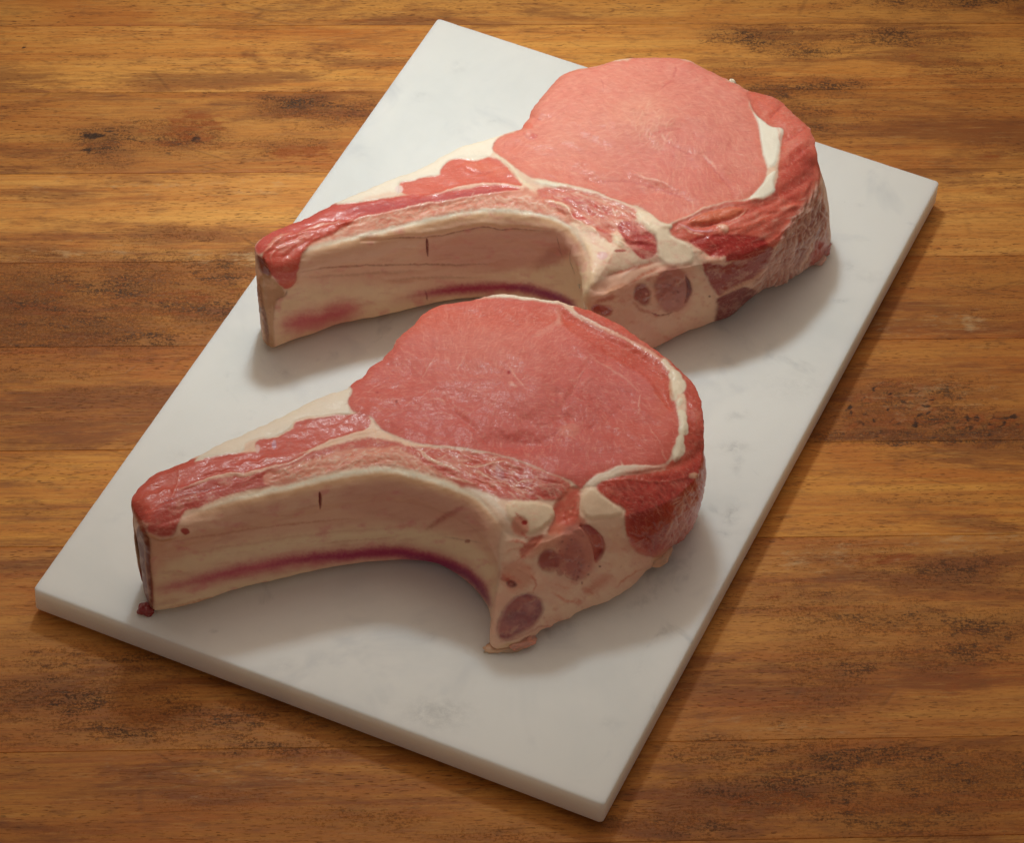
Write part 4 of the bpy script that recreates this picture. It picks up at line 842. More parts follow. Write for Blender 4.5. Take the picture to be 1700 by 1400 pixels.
for p, w_, cl in [([(842, 900), (860, 898), (884, 904), (900, 900)], 5, (224, 130, 108)), ([(836, 920), (850, 912), (872, 908)], 4, (236, 170, 140)), ([(866, 880), (874, 892), (886, 896), (905, 890)], 4, (214, 108, 88)), ([(880, 952), (890, 968), (884, 984)], 5, (216, 120, 98)), ([(912, 968), (930, 975), (950, 974)], 4, (236, 176, 144)), ([(1010, 880), (1018, 900), (1014, 925)], 5, (246, 206, 170)), ([(1020, 975), (1044, 955), (1070, 940)], 4, (222, 140, 112)), ([(905, 1040), (940, 1030), (975, 1014)], 5, (232, 160, 130)), ([(915, 985), (940, 1000), (965, 1000)], 6, (230, 150, 122)), ([(940, 842), (936, 860), (946, 876)], 4, (188, 66, 50)), ([(960, 824), (962, 844), (958, 862)], 4, (206, 80, 60))]:
    c.line(p, w_, cl, .75, z=.0004, warp=4)
c.fill([(924, 838), (944, 818), (962, 812), (958, 838), (962, 862), (950, 874), (930, 872), (918, 860)], (216, 88, 70), 3, 4, .6, mott=.4, wet=.7)
c.ell(958, 916, 34, 50, (214, 120, 104), .35, .3)
# ---- sawn rib end and the hanging flap
c.fill([(228, 868), (250, 885), (250, 940), (255, 980), (254, 1030), (215, 1030), (225, 900)], (126, 62, 46), 2, 1.5, mott=.3)
c.line([(240, 895), (243, 950), (250, 1000), (251, 1022)], 3, (190, 140, 110), .8, z=.0003, warp=1)
c.line([(253, 960), (254, 1000), (253, 1015)], 2.5, (180, 60, 48), .7, warp=.7)
c.fill([(224, 996), (236, 1000), (250, 1012), (252, 1024), (226, 1024)], (150, 22, 22), 2, 2, wet=.9)
c.ell(307, 882, 7, 5, (168, 40, 34), .9, z=.0004); c.line([(240, 884), (262, 896), (284, 896), (296, 889)], 6, (226, 160, 122), .8, z=.0006)
c.fill([(216, 830), (232, 836), (240, 852), (250, 872), (240, 886), (226, 868)], (168, 56, 40), 3, 2, .8, mott=.3)
c.rim(EY1, 22, (212, 94, 70), .32); c.rim(FL1, 16, (212, 88, 64), .5)  # warm translucent glow of the thin edges, put into the colour
c.grain(VF1, (232, 150, 130), .38, 60, 40, -.25, .3, .2, seed=11)
c.grain(FL1, (224, 128, 104), .45, 40, 7, .1, .45, .5, seed=12)
c.rough([(222, 835), (262, 784), (318, 762), (404, 754), (481, 758), (600, 715), (700, 742), (640, 772), (540, 786), (400, 815), (300, 850), (262, 888)], .0011, 70, 10, -.22, 1); c.rough([(424, 731), (488, 706), (599, 686), (612, 700), (507, 751), (443, 757)], .0006, 60, 14, -.2, 2)
c.rough([(650, 738), (800, 750), (900, 782), (950, 806), (920, 832), (814, 820), (700, 765)], .0014, 40, 8, .35, 3); c.rough(FL1, .0013, 40, 13, 1.0, 4, soft=10); c.rough([(940, 505), (1073, 566), (1165, 660), (1174, 740), (1120, 790), (1140, 700), (1120, 630), (1000, 545)], .0009, 16, 9, .9, 5)
c.rough(VF1, .0011, 34, 16, .6, 6); c.rough(EY1, .0016, 60, 24, .3, 7, soft=14, ridged=False)
CV1 = c
PARTS1 = [
    ('eye_muscle', MUSCLE, EY1, None),
    ('fat_seam', FAT, [(972, 806), (985, 792), (1000, 784), (1030, 773), (1062, 772), (1108, 774), (1118, 762), (1114, 750), (1128, 722), (1126, 694), (1114, 650), (1108, 622), (1074, 587), (1000, 551), (940, 515), (792, 505), (800, 490), (840, 480), (923, 495), (965, 524), (1022, 550), (1072, 576), (1105, 600), (1128, 618), (1142, 650), (1136, 676), (1146, 712), (1138, 752), (1122, 772), (1080, 783), (1040, 789), (1000, 799), (985, 812)], None),
    ('cap_muscle', MUSCLE, [(935, 500), (981, 500), (1120, 590), (1190, 680), (1185, 745), (1168, 752), (1150, 765), (1120, 778), (1100, 780), (1130, 740), (1130, 650), (1100, 600), (1022, 552), (965, 526)], None),
    ('flank_muscle', MUSCLE, FL1, None),
    ('marrow', GRISTLE, [(958, 868), (980, 870), (1000, 888), (1008, 912), (990, 945), (962, 966), (938, 960), (922, 952), (905, 954), (893, 940), (896, 920), (915, 912), (930, 905), (935, 885)], None),
    ('spinal_cartilage', GRISTLE, [(872, 984), (854, 992), (840, 1004), (828, 1025), (824, 1052), (832, 1066), (850, 1062), (868, 1052), (892, 1040), (905, 1018), (902, 998), (888, 986)], None),
    ('vertebra', BONE, [(836, 878), (850, 888), (880, 896), (905, 892), (920, 870), (926, 836), (945, 812), (966, 812), (985, 804), (996, 820), (1020, 836), (1041, 846), (1034, 866), (1042, 897), (1056, 920), (1110, 918), (1120, 1000), (860, 1110), (800, 1100), (812, 1030), (825, 985), (832, 945), (826, 914)], None),
    ('sawn_end', GRISTLE, [(200, 862), (226, 868), (252, 888), (252, 940), (256, 1000), (256, 1040), (200, 1040)], None),
    ('rib_muscle', MUSCLE, [(205, 850), (225, 800), (262, 775), (320, 762), (404, 752), (424, 729), (458, 727), (488, 705), (537, 693), (599, 684), (613, 690), (622, 704), (645, 722), (700, 739), (800, 750), (870, 768), (945, 798), (962, 808), (948, 812), (926, 834), (880, 829), (842, 831), (788, 812), (740, 795), (700, 783), (640, 771), (600, 774), (540, 786), (460, 805), (400, 817), (335, 842), (298, 862), (292, 888), (262, 896), (243, 890), (228, 868)], None),
    ('rib_bone', BONE, RIM1[:1]+[(a, b-7) for a, b in RIM1[1:19]]+[(298, 862), (292, 889), (262, 897), (250, 890), (250, 1040), (400, 1000), (640, 960), (780, 1010), (820, 1080)]+[(815, 1000), (832, 945), (826, 914)], None),
    ('outer_fat', FAT, None, None)]
S1 = dict(name='veal_chop', label='raw veal rib chop nearest the camera, its curved rib bone pointing left on the marble', group='raw rib chops', T=.0545, h=.00040, rows=105, seed=1.0,
    segs=[(BACK1, None, .0012, .004, 0, .0015, .004), (FLK1, FLKB1, .0105, .023, 0, .0026, 0), (RIM1, BOT1, .0028, .0085, .0034, .0, 0), (END1, ENDB1, .003, .007, 0, .0005, 0)],
    swell=[(860, 630, 170, 90, .0030), (620, 720, 60, 30, -.001), (930, 830, 30, 30, -.002), (400, 770, 120, 25, .001)], parts=PARTS1)
r1 = build_chop(S1, CV1)
scrap(r1, 242, 1012, .0015, (.006, .006, .0042), (150, 20, 20), MUSCLE, seed=9, wet=.8)
scrap(r1, 842, 1072, .0008, (.018, .007, .0030), (236, 188, 150), FAT, .25, seed=4); scrap(r1, 868, 1066, .003, (.012, .006, .004), (226, 150, 126), FAT, .5, seed=5); 
scrap(r1, 1092, 925, .006, (.012, .008, .005), (226, 168, 132), FAT, .6, seed=7)

# ================= back chop =================
RIM2 = [(975, 478), (980, 465), (981, 450), (979, 433), (972, 414), (961, 394), (946, 377), (925, 365), (893, 357), (850, 351), (796, 351), (764, 355), (732, 362), (700, 370), (657, 380), (614, 391), (580, 397), (550, 406), (520, 414), (500, 421), (475, 426), (450, 430), (434, 428)]
BOT2 = [(988, 636), (972, 610), (955, 572), (935, 545), (900, 522), (850, 508), (800, 503), (760, 505), (721, 512), (700, 518), (668, 526), (636, 534), (593, 542), (554, 551), (520, 564), (490, 573), (473, 580), (452, 589)]
END2 = [(434, 428), (428, 422), (424, 414), (425, 406)]
ENDB2 = [(452, 589), (440, 588), (436, 570), (434, 545), (436, 520)]
BACK2 = [(425, 406), (432, 397), (454, 384), (479, 374), (507, 363), (529, 352), (550, 341), (582, 327), (601, 319), (628, 307), (656, 296), (686, 286), (707, 277), (729, 264), (750, 252), (771, 243), (793, 237), (812, 232), (824, 227), (846, 220), (866, 216), (874, 203), (882, 197), (880, 186), (890, 176), (907, 155), (918, 142), (929, 129), (946, 121), (984, 113), (1004, 107), (1027, 100), (1050, 97), (1093, 96), (1129, 97), (1145, 101), (1159, 110), (1183, 121), (1209, 135), (1226, 142), (1239, 151), (1264, 155), (1286, 161), (1303, 172), (1322, 194), (1334, 203), (1344, 209), (1350, 225), (1356, 250), (1359, 270)]
FLK2 = [(1359, 270), (1358, 295), (1350, 320), (1335, 345), (1312, 372), (1285, 396), (1250, 416), (1210, 430), (1165, 438), (1120, 445), (1080, 454), (1045, 468), (1015, 482), (992, 487), (975, 478)]
FLKB2 = [(1366, 380), (1372, 400), (1377, 418), (1357, 438), (1327, 456), (1301, 476), (1261, 484), (1240, 500), (1218, 524), (1203, 533), (1189, 537), (1153, 551), (1121, 566), (1097, 576), (1060, 600), (1020, 628), (988, 636)]
c = Canvas(400, 70, 1410, 700, CREAM, 2)
c.fill(RIM2+BOT2[::-1], (240, 192, 162), 3, 2)
c.fill([(452, 480), (560, 470), (700, 478), (800, 465), (900, 440), (985, 440), (985, 560), (900, 530), (800, 520), (700, 530), (560, 560), (450, 595)], (248, 216, 178), 14, 5)
c.fill([(700, 398), (800, 385), (900, 378), (950, 385), (975, 420), (940, 425), (860, 450), (780, 445), (700, 436)], (228, 166, 146), 12, 6, .7)
c.fill([(870, 455), (920, 438), (975, 440), (978, 520), (930, 490), (880, 478)], (244, 212, 174), 8, 4, .8)
for (p, w_, a_) in [([(496, 455), (529, 445), (571, 443), (614, 441), (700, 439), (760, 441), (820, 438)], 4, .6), ([(500, 462), (600, 455), (700, 450)], 6, .25), ([(640, 466), (720, 460), (800, 462)], 5, .25)]:
    c.line(p, w_, (150, 84, 64), a_, z=-.0005, zw=5)
c.line([(500, 448), (560, 434), (640, 432), (700, 430)], 8, (236, 190, 160), .5, z=.0005)
MEM = [(600, 400), (664, 395), (696, 395), (733, 392), (754, 386), (784, 381), (799, 377), (814, 378), (831, 383), (857, 380), (876, 382), (920, 384)]
c.line(MEM, 3.2, (140, 70, 46), .75, z=-.0009, zw=4, warp=1.2); c.line([(a, b-6) for a, b in MEM], 9, (236, 186, 140), .5, z=.0006)
for k in range(46):
    u = rng.uniform(500, 930); v = np.interp(u, [500, 700, 850, 950], [510, 450, 425, 440])+rng.uniform(-48, 50)
    c.line([(u, v), (u+rng.uniform(20, 70), v+rng.uniform(-6, 4))], rng.uniform(1, 2.2), (244, 210, 180) if rng.random() < .5 else (206, 134, 108), rng.uniform(.08, .24), z=rng.uniform(-.0001, .0001))
c.line([(462, 540), (500, 536), (550, 525), (600, 508)], 34, (220, 112, 112), .6, soft=1.6, warp=5)
c.line([(466, 542), (510, 535), (560, 520), (596, 510)], 20, (204, 80, 94), .7, soft=1.5, warp=5)
V2 = [(650, 498), (680, 492), (709, 488), (743, 482), (796, 478), (839, 476), (882, 480), (914, 491), (946, 502), (960, 520)]
c.line(V2, 17, (208, 88, 104), .7, soft=1.6); c.line(V2[2:], 12, (180, 44, 76), .9, soft=1.2); c.line(V2[6:], 12, (126, 50, 86), .6, soft=1.2)
for p in ([(923, 392), (928, 408), (932, 424)], [(948, 411), (945, 424), (947, 440), (955, 456)], [(932, 424), (925, 410)]): c.line(p, 2.2, (120, 60, 46), .6, z=-.0003, warp=1)
c.fill([(880, 452), (900, 420), (930, 405), (950, 415), (930, 440)], (184, 104, 86), 9, 4, .55)
c.line([(a, b+4) for a, b in RIM2[1:21]], 20, (244, 196, 152), .9, soft=.8, warp=1.2)
c.line([(a, b-1) for a, b in RIM2[1:20]], 10, (246, 230, 206), .9, z=.0012, zw=12, warp=1.2)
c.fill([(707, 396), (711, 397), (712, 412), (710, 430), (707.5, 414)], (120, 34, 28), .8, .5, z=-.0012, zsoft=2.5, it=1); c.line([(706, 482), (708, 490), (709, 498)], 4, (120, 24, 30), .9, warp=.3)
c.line([(709, 500), (722, 494), (738, 490)], 4, (236, 190, 146), .6, z=.0006)
W2 = RIM2+BOT2[::-1]
c.grain(W2, (250, 214, 180), .24, 110, 16, 0, .45, -.08, seed=1, z=.0002); c.grain(W2, (200, 116, 98), .30, 70, 16, 0.02, .5, -.06, seed=2); c.grain(W2, (226, 132, 132), .55, 40, 22, .05, .5, 0, seed=3); c.grain(W2, (170, 98, 78), .07, 50, 2.2, .08, .5, -.1, soft=4, seed=4, z=-.00012)
c.line([(466, 541), (510, 534), (560, 520), (600, 508)], 24, (206, 84, 100), .6, soft=1.5, warp=4); c.line(V2[1:], 13, (176, 44, 84), .75, soft=1.2); c.line(V2[5:], 11, (126, 50, 92), .5, soft=1.2)
# strip
c.fill([(600, 352), (700, 336), (793, 322), (870, 313), (900, 318), (960, 345), (985, 372), (965, 392), (940, 370), (893, 352), (850, 346), (796, 346), (732, 357), (657, 375), (580, 392), (520, 406), (500, 412), (520, 380), (560, 368)], (226, 146, 120), 3, 3, mott=.15)
c.fill([(420, 408), (452, 380), (507, 360), (550, 338), (562, 338), (614, 333), (660, 325), (700, 320), (760, 316), (814, 305), (857, 310), (868, 316), (793, 325), (720, 338), (668, 349), (604, 362), (578, 371), (539, 374), (496, 389), (462, 398), (436, 424), (424, 420)], (206, 86, 74), 2.5, 2, wet=.45)
c.fill([(560, 345), (700, 330), (790, 316), (850, 312), (800, 324), (700, 341), (600, 360)], (186, 80, 80), 5, 3, .7)
c.fill([(658, 303), (688, 300), (696, 294), (729, 292), (729, 284), (737, 271), (750, 262), (789, 265), (820, 258), (849, 283), (872, 309), (857, 309), (814, 304), (782, 307), (750, 314), (720, 322), (690, 324), (666, 322)], (220, 104, 82), 1.6, 2, wet=.4)
c.fill([(760, 270), (800, 268), (830, 275), (845, 290), (810, 290)], (232, 128, 98), 6, 3, .5)
c.line([(775, 280), (800, 288), (822, 284)], 5, (196, 84, 72), .5, z=-.0005)
c.fill([(610, 316), (656, 292), (707, 273), (750, 248), (793, 232), (824, 224), (860, 214), (850, 222), (832, 226), (819, 238), (820, 256), (800, 264), (789, 267), (752, 262), (738, 270), (730, 284), (730, 292), (696, 294), (688, 301), (658, 302), (666, 316), (660, 325), (614, 333), (582, 337), (555, 340), (570, 330)], (246, 228, 206), 1.6, 1.5, z=.0004)
c.ell(662, 314, 7, 6, (244, 210, 200), .8); c.fill([(600, 330), (650, 318), (664, 320), (655, 326), (604, 334)], (240, 190, 160), 4, 2, .6)
c.line([(820, 256), (836, 268), (852, 284), (868, 302), (878, 312), (892, 320)], 9, (246, 220, 188), .9, z=.0008, warp=1.5)
c.line([(832, 264), (850, 284), (866, 304)], 3, (222, 150, 124), .6, z=-.0004)
c.line([(700, 326), (729, 323), (750, 314), (782, 307), (814, 304), (857, 309), (874, 315)], 3.4, (244, 196, 172), .8, z=.0007, zw=4, warp=1.2)
c.line([(434, 424), (451, 406), (471, 393), (496, 388), (520, 378), (539, 372), (578, 371), (604, 361), (636, 355), (668, 348), (700, 340), (761, 331), (825, 320), (868, 317)], 3.6, (244, 200, 176), .75, z=.0008, zw=5, warp=2)
c.fibres([(520, 386), (604, 364), (700, 342), (793, 327), (870, 318), (930, 345), (960, 380), (893, 352), (796, 346), (700, 362), (600, 388), (520, 406)], 330, lambda u, v: -.2 if u < 800 else .35, 14, 1.2, (244, 212, 186), .75, z=.0002, seed=1)
c.fibres([(520, 386), (604, 364), (700, 342), (793, 327), (870, 318), (930, 345), (960, 380), (893, 352), (796, 346), (700, 362), (600, 388), (520, 406)], 150, lambda u, v: -.2 if u < 800 else .35, 11, 1.3, (206, 92, 74), .6, z=-.0002, seed=2)
# flap over the bone end
c.fill([(434, 424), (458, 395), (490, 388), (540, 376), (600, 362), (560, 384), (520, 402), (507, 412), (499, 431), (494, 453), (490, 468), (479, 481), (471, 480), (458, 466), (449, 453), (440, 440)], (208, 86, 68), 2, 2.5, mott=.2, wet=.5, z=.0016, zsoft=6)
c.line([(440, 418), (452, 404), (468, 394), (480, 388)], 7, (236, 160, 136), .8, z=.0009)
c.line([(452, 440), (450, 425), (462, 412), (485, 402), (520, 392)], 3, (232, 150, 128), .6, z=.0006); c.line([(470, 430), (490, 412), (520, 398)], 4, (176, 62, 52), .5, z=-.0007)
c.line([(507, 414), (500, 432), (495, 454), (490, 470), (480, 482)], 3, (240, 180, 146), .7, z=.0005)
c.fill([(424, 420), (434, 426), (448, 440), (452, 462), (436, 460), (426, 440)], (128, 34, 28), 2, 3, .9, wet=.8, z=-.001)
c.fill([(428, 455), (450, 458), (470, 480), (476, 490), (456, 500), (452, 540), (456, 575), (452, 592), (430, 592), (424, 500)], (196, 148, 108), 2, 2.5, mott=.3)
c.line([(428, 460), (432, 500), (440, 540), (446, 580)], 8, (132, 78, 50), .85, z=-.0004); c.line([(436, 500), (442, 530), (447, 565)], 2.5, (70, 40, 44), .7, warp=1)
c.line([(456, 500), (477, 490), (478, 482)], 3, (120, 66, 44), .6, z=-.0004); c.line([(452, 502), (450, 540), (456, 576)], 2.5, (236, 196, 154), .7)
c.line([(440, 584), (460, 582), (476, 576)], 6, (198, 110, 80), .7, z=.0005)
for k in range(26): c.ell(427+rng.uniform(0, 3)+k*.35, 450+k*5+rng.uniform(-2, 2), 1.6, 1.6, (238, 190, 160), .6, warp=.5, z=.0004)
# ---- eye
EY2 = [(866, 210), (874, 200), (882, 192), (880, 180), (907, 150), (929, 125), (984, 108), (1050, 92), (1129, 92), (1183, 116), (1226, 138), (1242, 152), (1243, 174), (1251, 187), (1258, 202), (1262, 222), (1264, 243), (1267, 262), (1273, 278), (1273, 288), (1268, 303), (1256, 321), (1236, 332), (1213, 335), (1196, 339), (1170, 348), (1142, 362), (1125, 369), (1104, 374), (1093, 367), (1080, 354), (1061, 342), (1042, 338), (1014, 326), (984, 314), (954, 308), (929, 305), (907, 299), (886, 296), (875, 291), (854, 278), (832, 261), (820, 254), (818, 244), (822, 234), (834, 225), (856, 220)]
c.fill(EY2, EYE2, 1.6, 1.5, z=.0004, zsoft=14, wet=.03, it=1)
for (u, v, ru, rv, am, col_) in [(960, 230, 110, 60, .4, (232, 152, 126)), (1100, 250, 110, 60, .45, (216, 124, 116)), (1010, 130, 130, 22, .5, (232, 146, 124)), (1180, 180, 70, 40, .5, (218, 128, 112)), (1200, 300, 60, 26, .5, (214, 108, 92)), (860, 245, 40, 26, .5, (228, 120, 96)), (950, 280, 90, 14, .4, (228, 126, 102)), (1060, 190, 60, 30, .5, (236, 164, 136)), (1040, 330, 70, 26, .4, (212, 110, 98)), (1150, 330, 60, 20, .3, (214, 112, 96)), (1140, 110, 40, 40, .3, (216, 118, 108))]:
    k = blob(np.stack([c.U+c.n1*24, c.V+c.n2*18], -1), u, v, ru, rv, am)*inside(c.U, c.V, chaikin(EY2)); c.col[:] = c.col*(1-k[..., None])+lin(col_)*k[..., None]
ang2 = lambda u, v: (math.sin(u*.012+1)*.25-.05 if v < 260 and u < 1090 else .35)+math.sin(u*.03+v*.02)*.3+(.9 if (u > 1090 and v > 220) else 0)
c.fibres(EY2, 1900, ang2, 18, .8, (246, 180, 152), .46, z=.00008, seed=5, jit=.28)
c.fibres(EY2, 1300, ang2, 15, .8, (198, 88, 80), .36, z=-.00009, seed=6, jit=.28)
c.fibres([(1040, 180), (1110, 190), (1120, 250), (1060, 250)], 90, lambda u, v: -1.0+.01*(u-1080), 20, 1.0, (244, 186, 158), .5, z=.00015, seed=7)
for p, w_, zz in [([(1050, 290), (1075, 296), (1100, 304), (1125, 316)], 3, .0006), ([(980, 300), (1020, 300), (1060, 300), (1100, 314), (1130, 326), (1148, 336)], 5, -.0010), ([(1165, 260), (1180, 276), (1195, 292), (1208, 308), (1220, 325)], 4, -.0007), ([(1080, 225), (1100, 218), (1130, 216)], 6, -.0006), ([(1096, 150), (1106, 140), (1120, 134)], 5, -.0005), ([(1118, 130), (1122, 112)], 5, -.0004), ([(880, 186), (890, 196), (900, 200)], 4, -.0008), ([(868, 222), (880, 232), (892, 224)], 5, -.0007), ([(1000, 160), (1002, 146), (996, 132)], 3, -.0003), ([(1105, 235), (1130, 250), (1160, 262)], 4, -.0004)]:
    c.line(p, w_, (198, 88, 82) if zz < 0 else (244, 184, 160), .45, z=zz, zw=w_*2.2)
for p, w_, a_ in [([(1166, 256), (1178, 268), (1190, 282)], 5, .4), ([(1222, 306), (1230, 318), (1236, 330)], 2, .5), ([(1056, 290), (1080, 296), (1102, 304)], 3, .45), ([(1104, 232), (1100, 226)], 4, .5), ([(1216, 254), (1228, 256), (1238, 260)], 2.4, .6), ([(1150, 332), (1148, 344), (1152, 350)], 3, .4), ([(820, 278), (880, 274), (930, 268)], 2, .3)]:
    c.line(p, w_, (248, 194, 168), a_*1.05, z=.0001, warp=3)
c.ell(1030, 180, 130, 60, None, z=.0030); c.ell(1190, 240, 50, 60, None, z=.0012); c.ell(1080, 245, 60, 24, None, z=-.0022); c.ell(1060, 318, 70, 14, None, z=-.0026); c.ell(1150, 310, 40, 20, None, z=.0006); c.ell(885, 192, 9, 6, None, z=.0008)
c.ell(886, 226, 6, 4, (206, 70, 66), .5); c.ell(878, 210, 8, 6, (226, 96, 70), .5)
c.line([(1010, 102), (1030, 99), (1050, 97)], 8, (246, 226, 194), .9, z=.0003); c.line([(935, 122), (984, 113), (1010, 106)], 4, (244, 196, 160), .7); c.line([(1129, 97), (1145, 101), (1160, 109)], 5, (244, 222, 190), .8); c.line([(1205, 134), (1218, 134), (1226, 142)], 6, (244, 222, 190), .8, z=.0008)
# ---- cap lean and seam
c.fill([(1236, 148), (1264, 150), (1303, 166), (1344, 204), (1362, 250), (1364, 300), (1350, 330), (1320, 360), (1280, 340), (1260, 335), (1290, 315), (1296, 240), (1304, 213), (1278, 212), (1258, 195), (1244, 175)], (220, 108, 88), 1.6, 1.5, mott=.15, wet=.5)
c.fill([(1290, 300), (1310, 250), (1350, 240), (1360, 280), (1345, 330), (1310, 350), (1285, 335)], (196, 66, 52), 8, 5, .7, mott=.2, wet=.6)
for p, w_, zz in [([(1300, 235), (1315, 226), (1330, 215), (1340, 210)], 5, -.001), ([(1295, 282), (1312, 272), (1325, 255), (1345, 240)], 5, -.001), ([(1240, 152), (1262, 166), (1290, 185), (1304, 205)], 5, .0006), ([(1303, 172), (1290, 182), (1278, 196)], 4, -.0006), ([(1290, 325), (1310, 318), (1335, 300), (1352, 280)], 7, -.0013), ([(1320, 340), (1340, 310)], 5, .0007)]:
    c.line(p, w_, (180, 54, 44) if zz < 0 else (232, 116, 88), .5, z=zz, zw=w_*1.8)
c.fibres([(1250, 165), (1320, 195), (1356, 250), (1350, 320), (1300, 330), (1300, 240)], 120, lambda u, v: .9+(v-200)*.004, 12, 1, (232, 128, 104), .45, z=.00012, seed=10)
c.line([(1243, 168), (1246, 180), (1256, 194)], 4, (244, 196, 170), .8, z=.0003)
c.fill([(1248, 184), (1257, 194), (1265, 199), (1277, 211), (1290, 211), (1301, 214), (1299, 230), (1293, 250), (1289, 273), (1281, 279), (1273, 277), (1268, 262), (1264, 243), (1261, 220), (1257, 204)], (248, 236, 216), 1.4, 1.5, z=.0012, zsoft=6)
c.fill([(1289, 281), (1286, 295), (1284, 307), (1289, 317), (1272, 326), (1252, 336), (1238, 335), (1252, 322), (1266, 306), (1274, 290)], (248, 234, 212), 1.4, 1.5, z=.0012, zsoft=6)
c.line([(1288, 318), (1266, 330), (1246, 335), (1224, 337), (1203, 338), (1169, 347), (1143, 360), (1120, 371), (1100, 378)], 5, (244, 206, 180), .85, z=.0008, warp=2.5)
# ---- flank folds
c.fill([(1106, 378), (1126, 369), (1143, 361), (1170, 348), (1203, 337), (1240, 333), (1270, 332), (1300, 326), (1330, 340), (1340, 360), (1300, 400), (1270, 420), (1230, 434), (1190, 430), (1160, 414), (1140, 400), (1118, 396)], (214, 98, 78), 2, 2, mott=.15, wet=.6)
c.fill([(1143, 366), (1170, 353), (1205, 345), (1236, 344), (1230, 356), (1200, 366), (1170, 372), (1146, 374)], (220, 112, 78), 3, 2, .9, z=.0009, zsoft=6)
c.line([(1146, 378), (1180, 372), (1212, 366), (1240, 352), (1262, 342), (1290, 334)], 5, (170, 54, 40), .6, z=-.0014, zw=7)
c.line([(1213, 366), (1233, 357), (1240, 346)], 2.5, (246, 190, 160), .8, z=.0005); c.line([(1128, 374), (1150, 381), (1168, 384), (1190, 383)], 3.5, (216, 160, 170), .8, z=.0005); c.line([(1124, 382), (1132, 376), (1150, 386), (1168, 390)], 3, (244, 190, 166), .7, z=.0005)
c.fill([(1188, 372), (1200, 370), (1210, 378), (1208, 388), (1196, 382)], (238, 184, 154), 2, 2, .8, z=.0008)
c.line([(1210, 382), (1240, 378), (1262, 366), (1285, 350)], 8, (216, 96, 70), .7, z=.001)
c.fill([(1140, 398), (1160, 392), (1207, 388), (1250, 390), (1276, 398), (1272, 414), (1232, 433), (1208, 437), (1180, 424), (1160, 414)], (176, 44, 38), 2.5, 3, wet=.7, z=-.0003)
for p in ([(1176, 395), (1186, 406), (1192, 418)], [(1148, 396), (1158, 408), (1164, 418)], [(1210, 388), (1224, 394), (1236, 404)], [(1200, 392), (1206, 402)]): c.line(p, 1.8, (240, 150, 128), .65, z=.0003)
c.fibres([(1140, 400), (1207, 388), (1276, 398), (1232, 433), (1180, 424)], 90, lambda u, v: .9, 14, 1, (216, 96, 80), .45, z=.00012, seed=12)
c.line([(1160, 420), (1176, 432), (1190, 430), (1202, 432)], 10, (232, 170, 142), .8, z=.0012, soft=.7); c.ell(1200, 431, 6, 5, (238, 190, 164), .9, z=.0008)
c.fill([(1162, 436), (1180, 438), (1210, 440), (1250, 424), (1280, 405), (1290, 420), (1262, 456), (1239, 472), (1207, 484), (1190, 492), (1176, 466)], (164, 66, 56), 3, 4, mott=.3, wet=.6)
c.fill([(1186, 496), (1207, 484), (1239, 474), (1262, 484), (1240, 505), (1216, 528), (1200, 540), (1186, 540)], (134, 54, 50), 2.5, 3, mott=.2, wet=.5)
c.line([(1190, 492), (1207, 483), (1239, 472), (1258, 458), (1275, 440)], 7, (226, 170, 136), .7, z=.0007)
c.fill([(1262, 456), (1280, 430), (1300, 395), (1320, 360), (1345, 320), (1360, 290), (1380, 400), (1378, 425), (1330, 460), (1300, 480), (1262, 486), (1245, 478)], (190, 116, 94), 4, 5, mott=.35, wet=.6)
c.fill([(1320, 400), (1345, 350), (1364, 320), (1370, 380), (1350, 420), (1325, 440)], (140, 66, 58), 6, 5, .7, mott=.4)
fl2 = [(1262, 470), (1290, 400), (1330, 340), (1354, 290), (1372, 340), (1374, 410), (1330, 455), (1290, 476)]
c.fibres(fl2, 300, lambda u, v: 1.95+.002*(v-380), 34, 1.1, (246, 216, 198), .9, z=.0006, seed=14, jit=.16)
c.fibres(fl2, 110, lambda u, v: 1.9, 36, 1.8, (138, 48, 44), .6, z=-.0007, seed=15, jit=.16)
c.line([(1352, 392), (1342, 420), (1330, 448)], 9, (236, 186, 158), .7, z=.0008, soft=.8); c.fill([(1362, 396), (1382, 416), (1356, 444), (1340, 440), (1352, 412)], (184, 72, 58), 3, 3, .85)
c.line([(1295, 350), (1305, 344), (1315, 342)], 7, (236, 160, 138), .6, z=.001)
# ---- wedge, rib head, chine
c.fill([(885, 312), (930, 310), (984, 318), (1020, 330), (1058, 348), (1060, 366), (1030, 372), (1012, 392), (985, 382), (950, 360), (910, 340)], (214, 116, 98), 3, 3, mott=.25, wet=.35)
c.fill([(925, 330), (960, 328), (1000, 338), (1020, 352), (1010, 366), (985, 358), (950, 346)], (196, 76, 74), 5, 4, .75, mott=.35, wet=.5)
c.fill([(942, 350), (956, 352), (974, 362), (978, 370), (966, 370), (950, 362)], (206, 50, 48), 2.5, 2.5, .9, wet=.6)
c.fibres([(900, 315), (984, 318), (1056, 350), (1030, 370), (985, 380), (930, 350)], 150, lambda u, v: .42, 24, 1.1, (246, 206, 178), .65, z=.00022, seed=16)
c.line([(886, 302), (912, 304), (940, 310)], 8, (246, 228, 200), .9, z=.0009, warp=1.5); c.line([(930, 309), (954, 311), (984, 317), (1014, 329), (1042, 341), (1062, 350)], 4.5, (246, 214, 190), .85, z=.0006, warp=1.2)
c.line([(905, 334), (925, 336), (942, 346), (950, 358)], 5, (244, 212, 176), .8, z=.0007); c.line([(950, 364), (975, 374), (992, 384), (1004, 396)], 5, (244, 206, 170), .8, z=.0006)
c.fill([(940, 366), (975, 372), (1000, 392), (1030, 398), (1046, 410), (1062, 430), (1040, 446), (1010, 455), (985, 470), (978, 440), (966, 400)], (244, 210, 180), 4, 4, mott=.0)
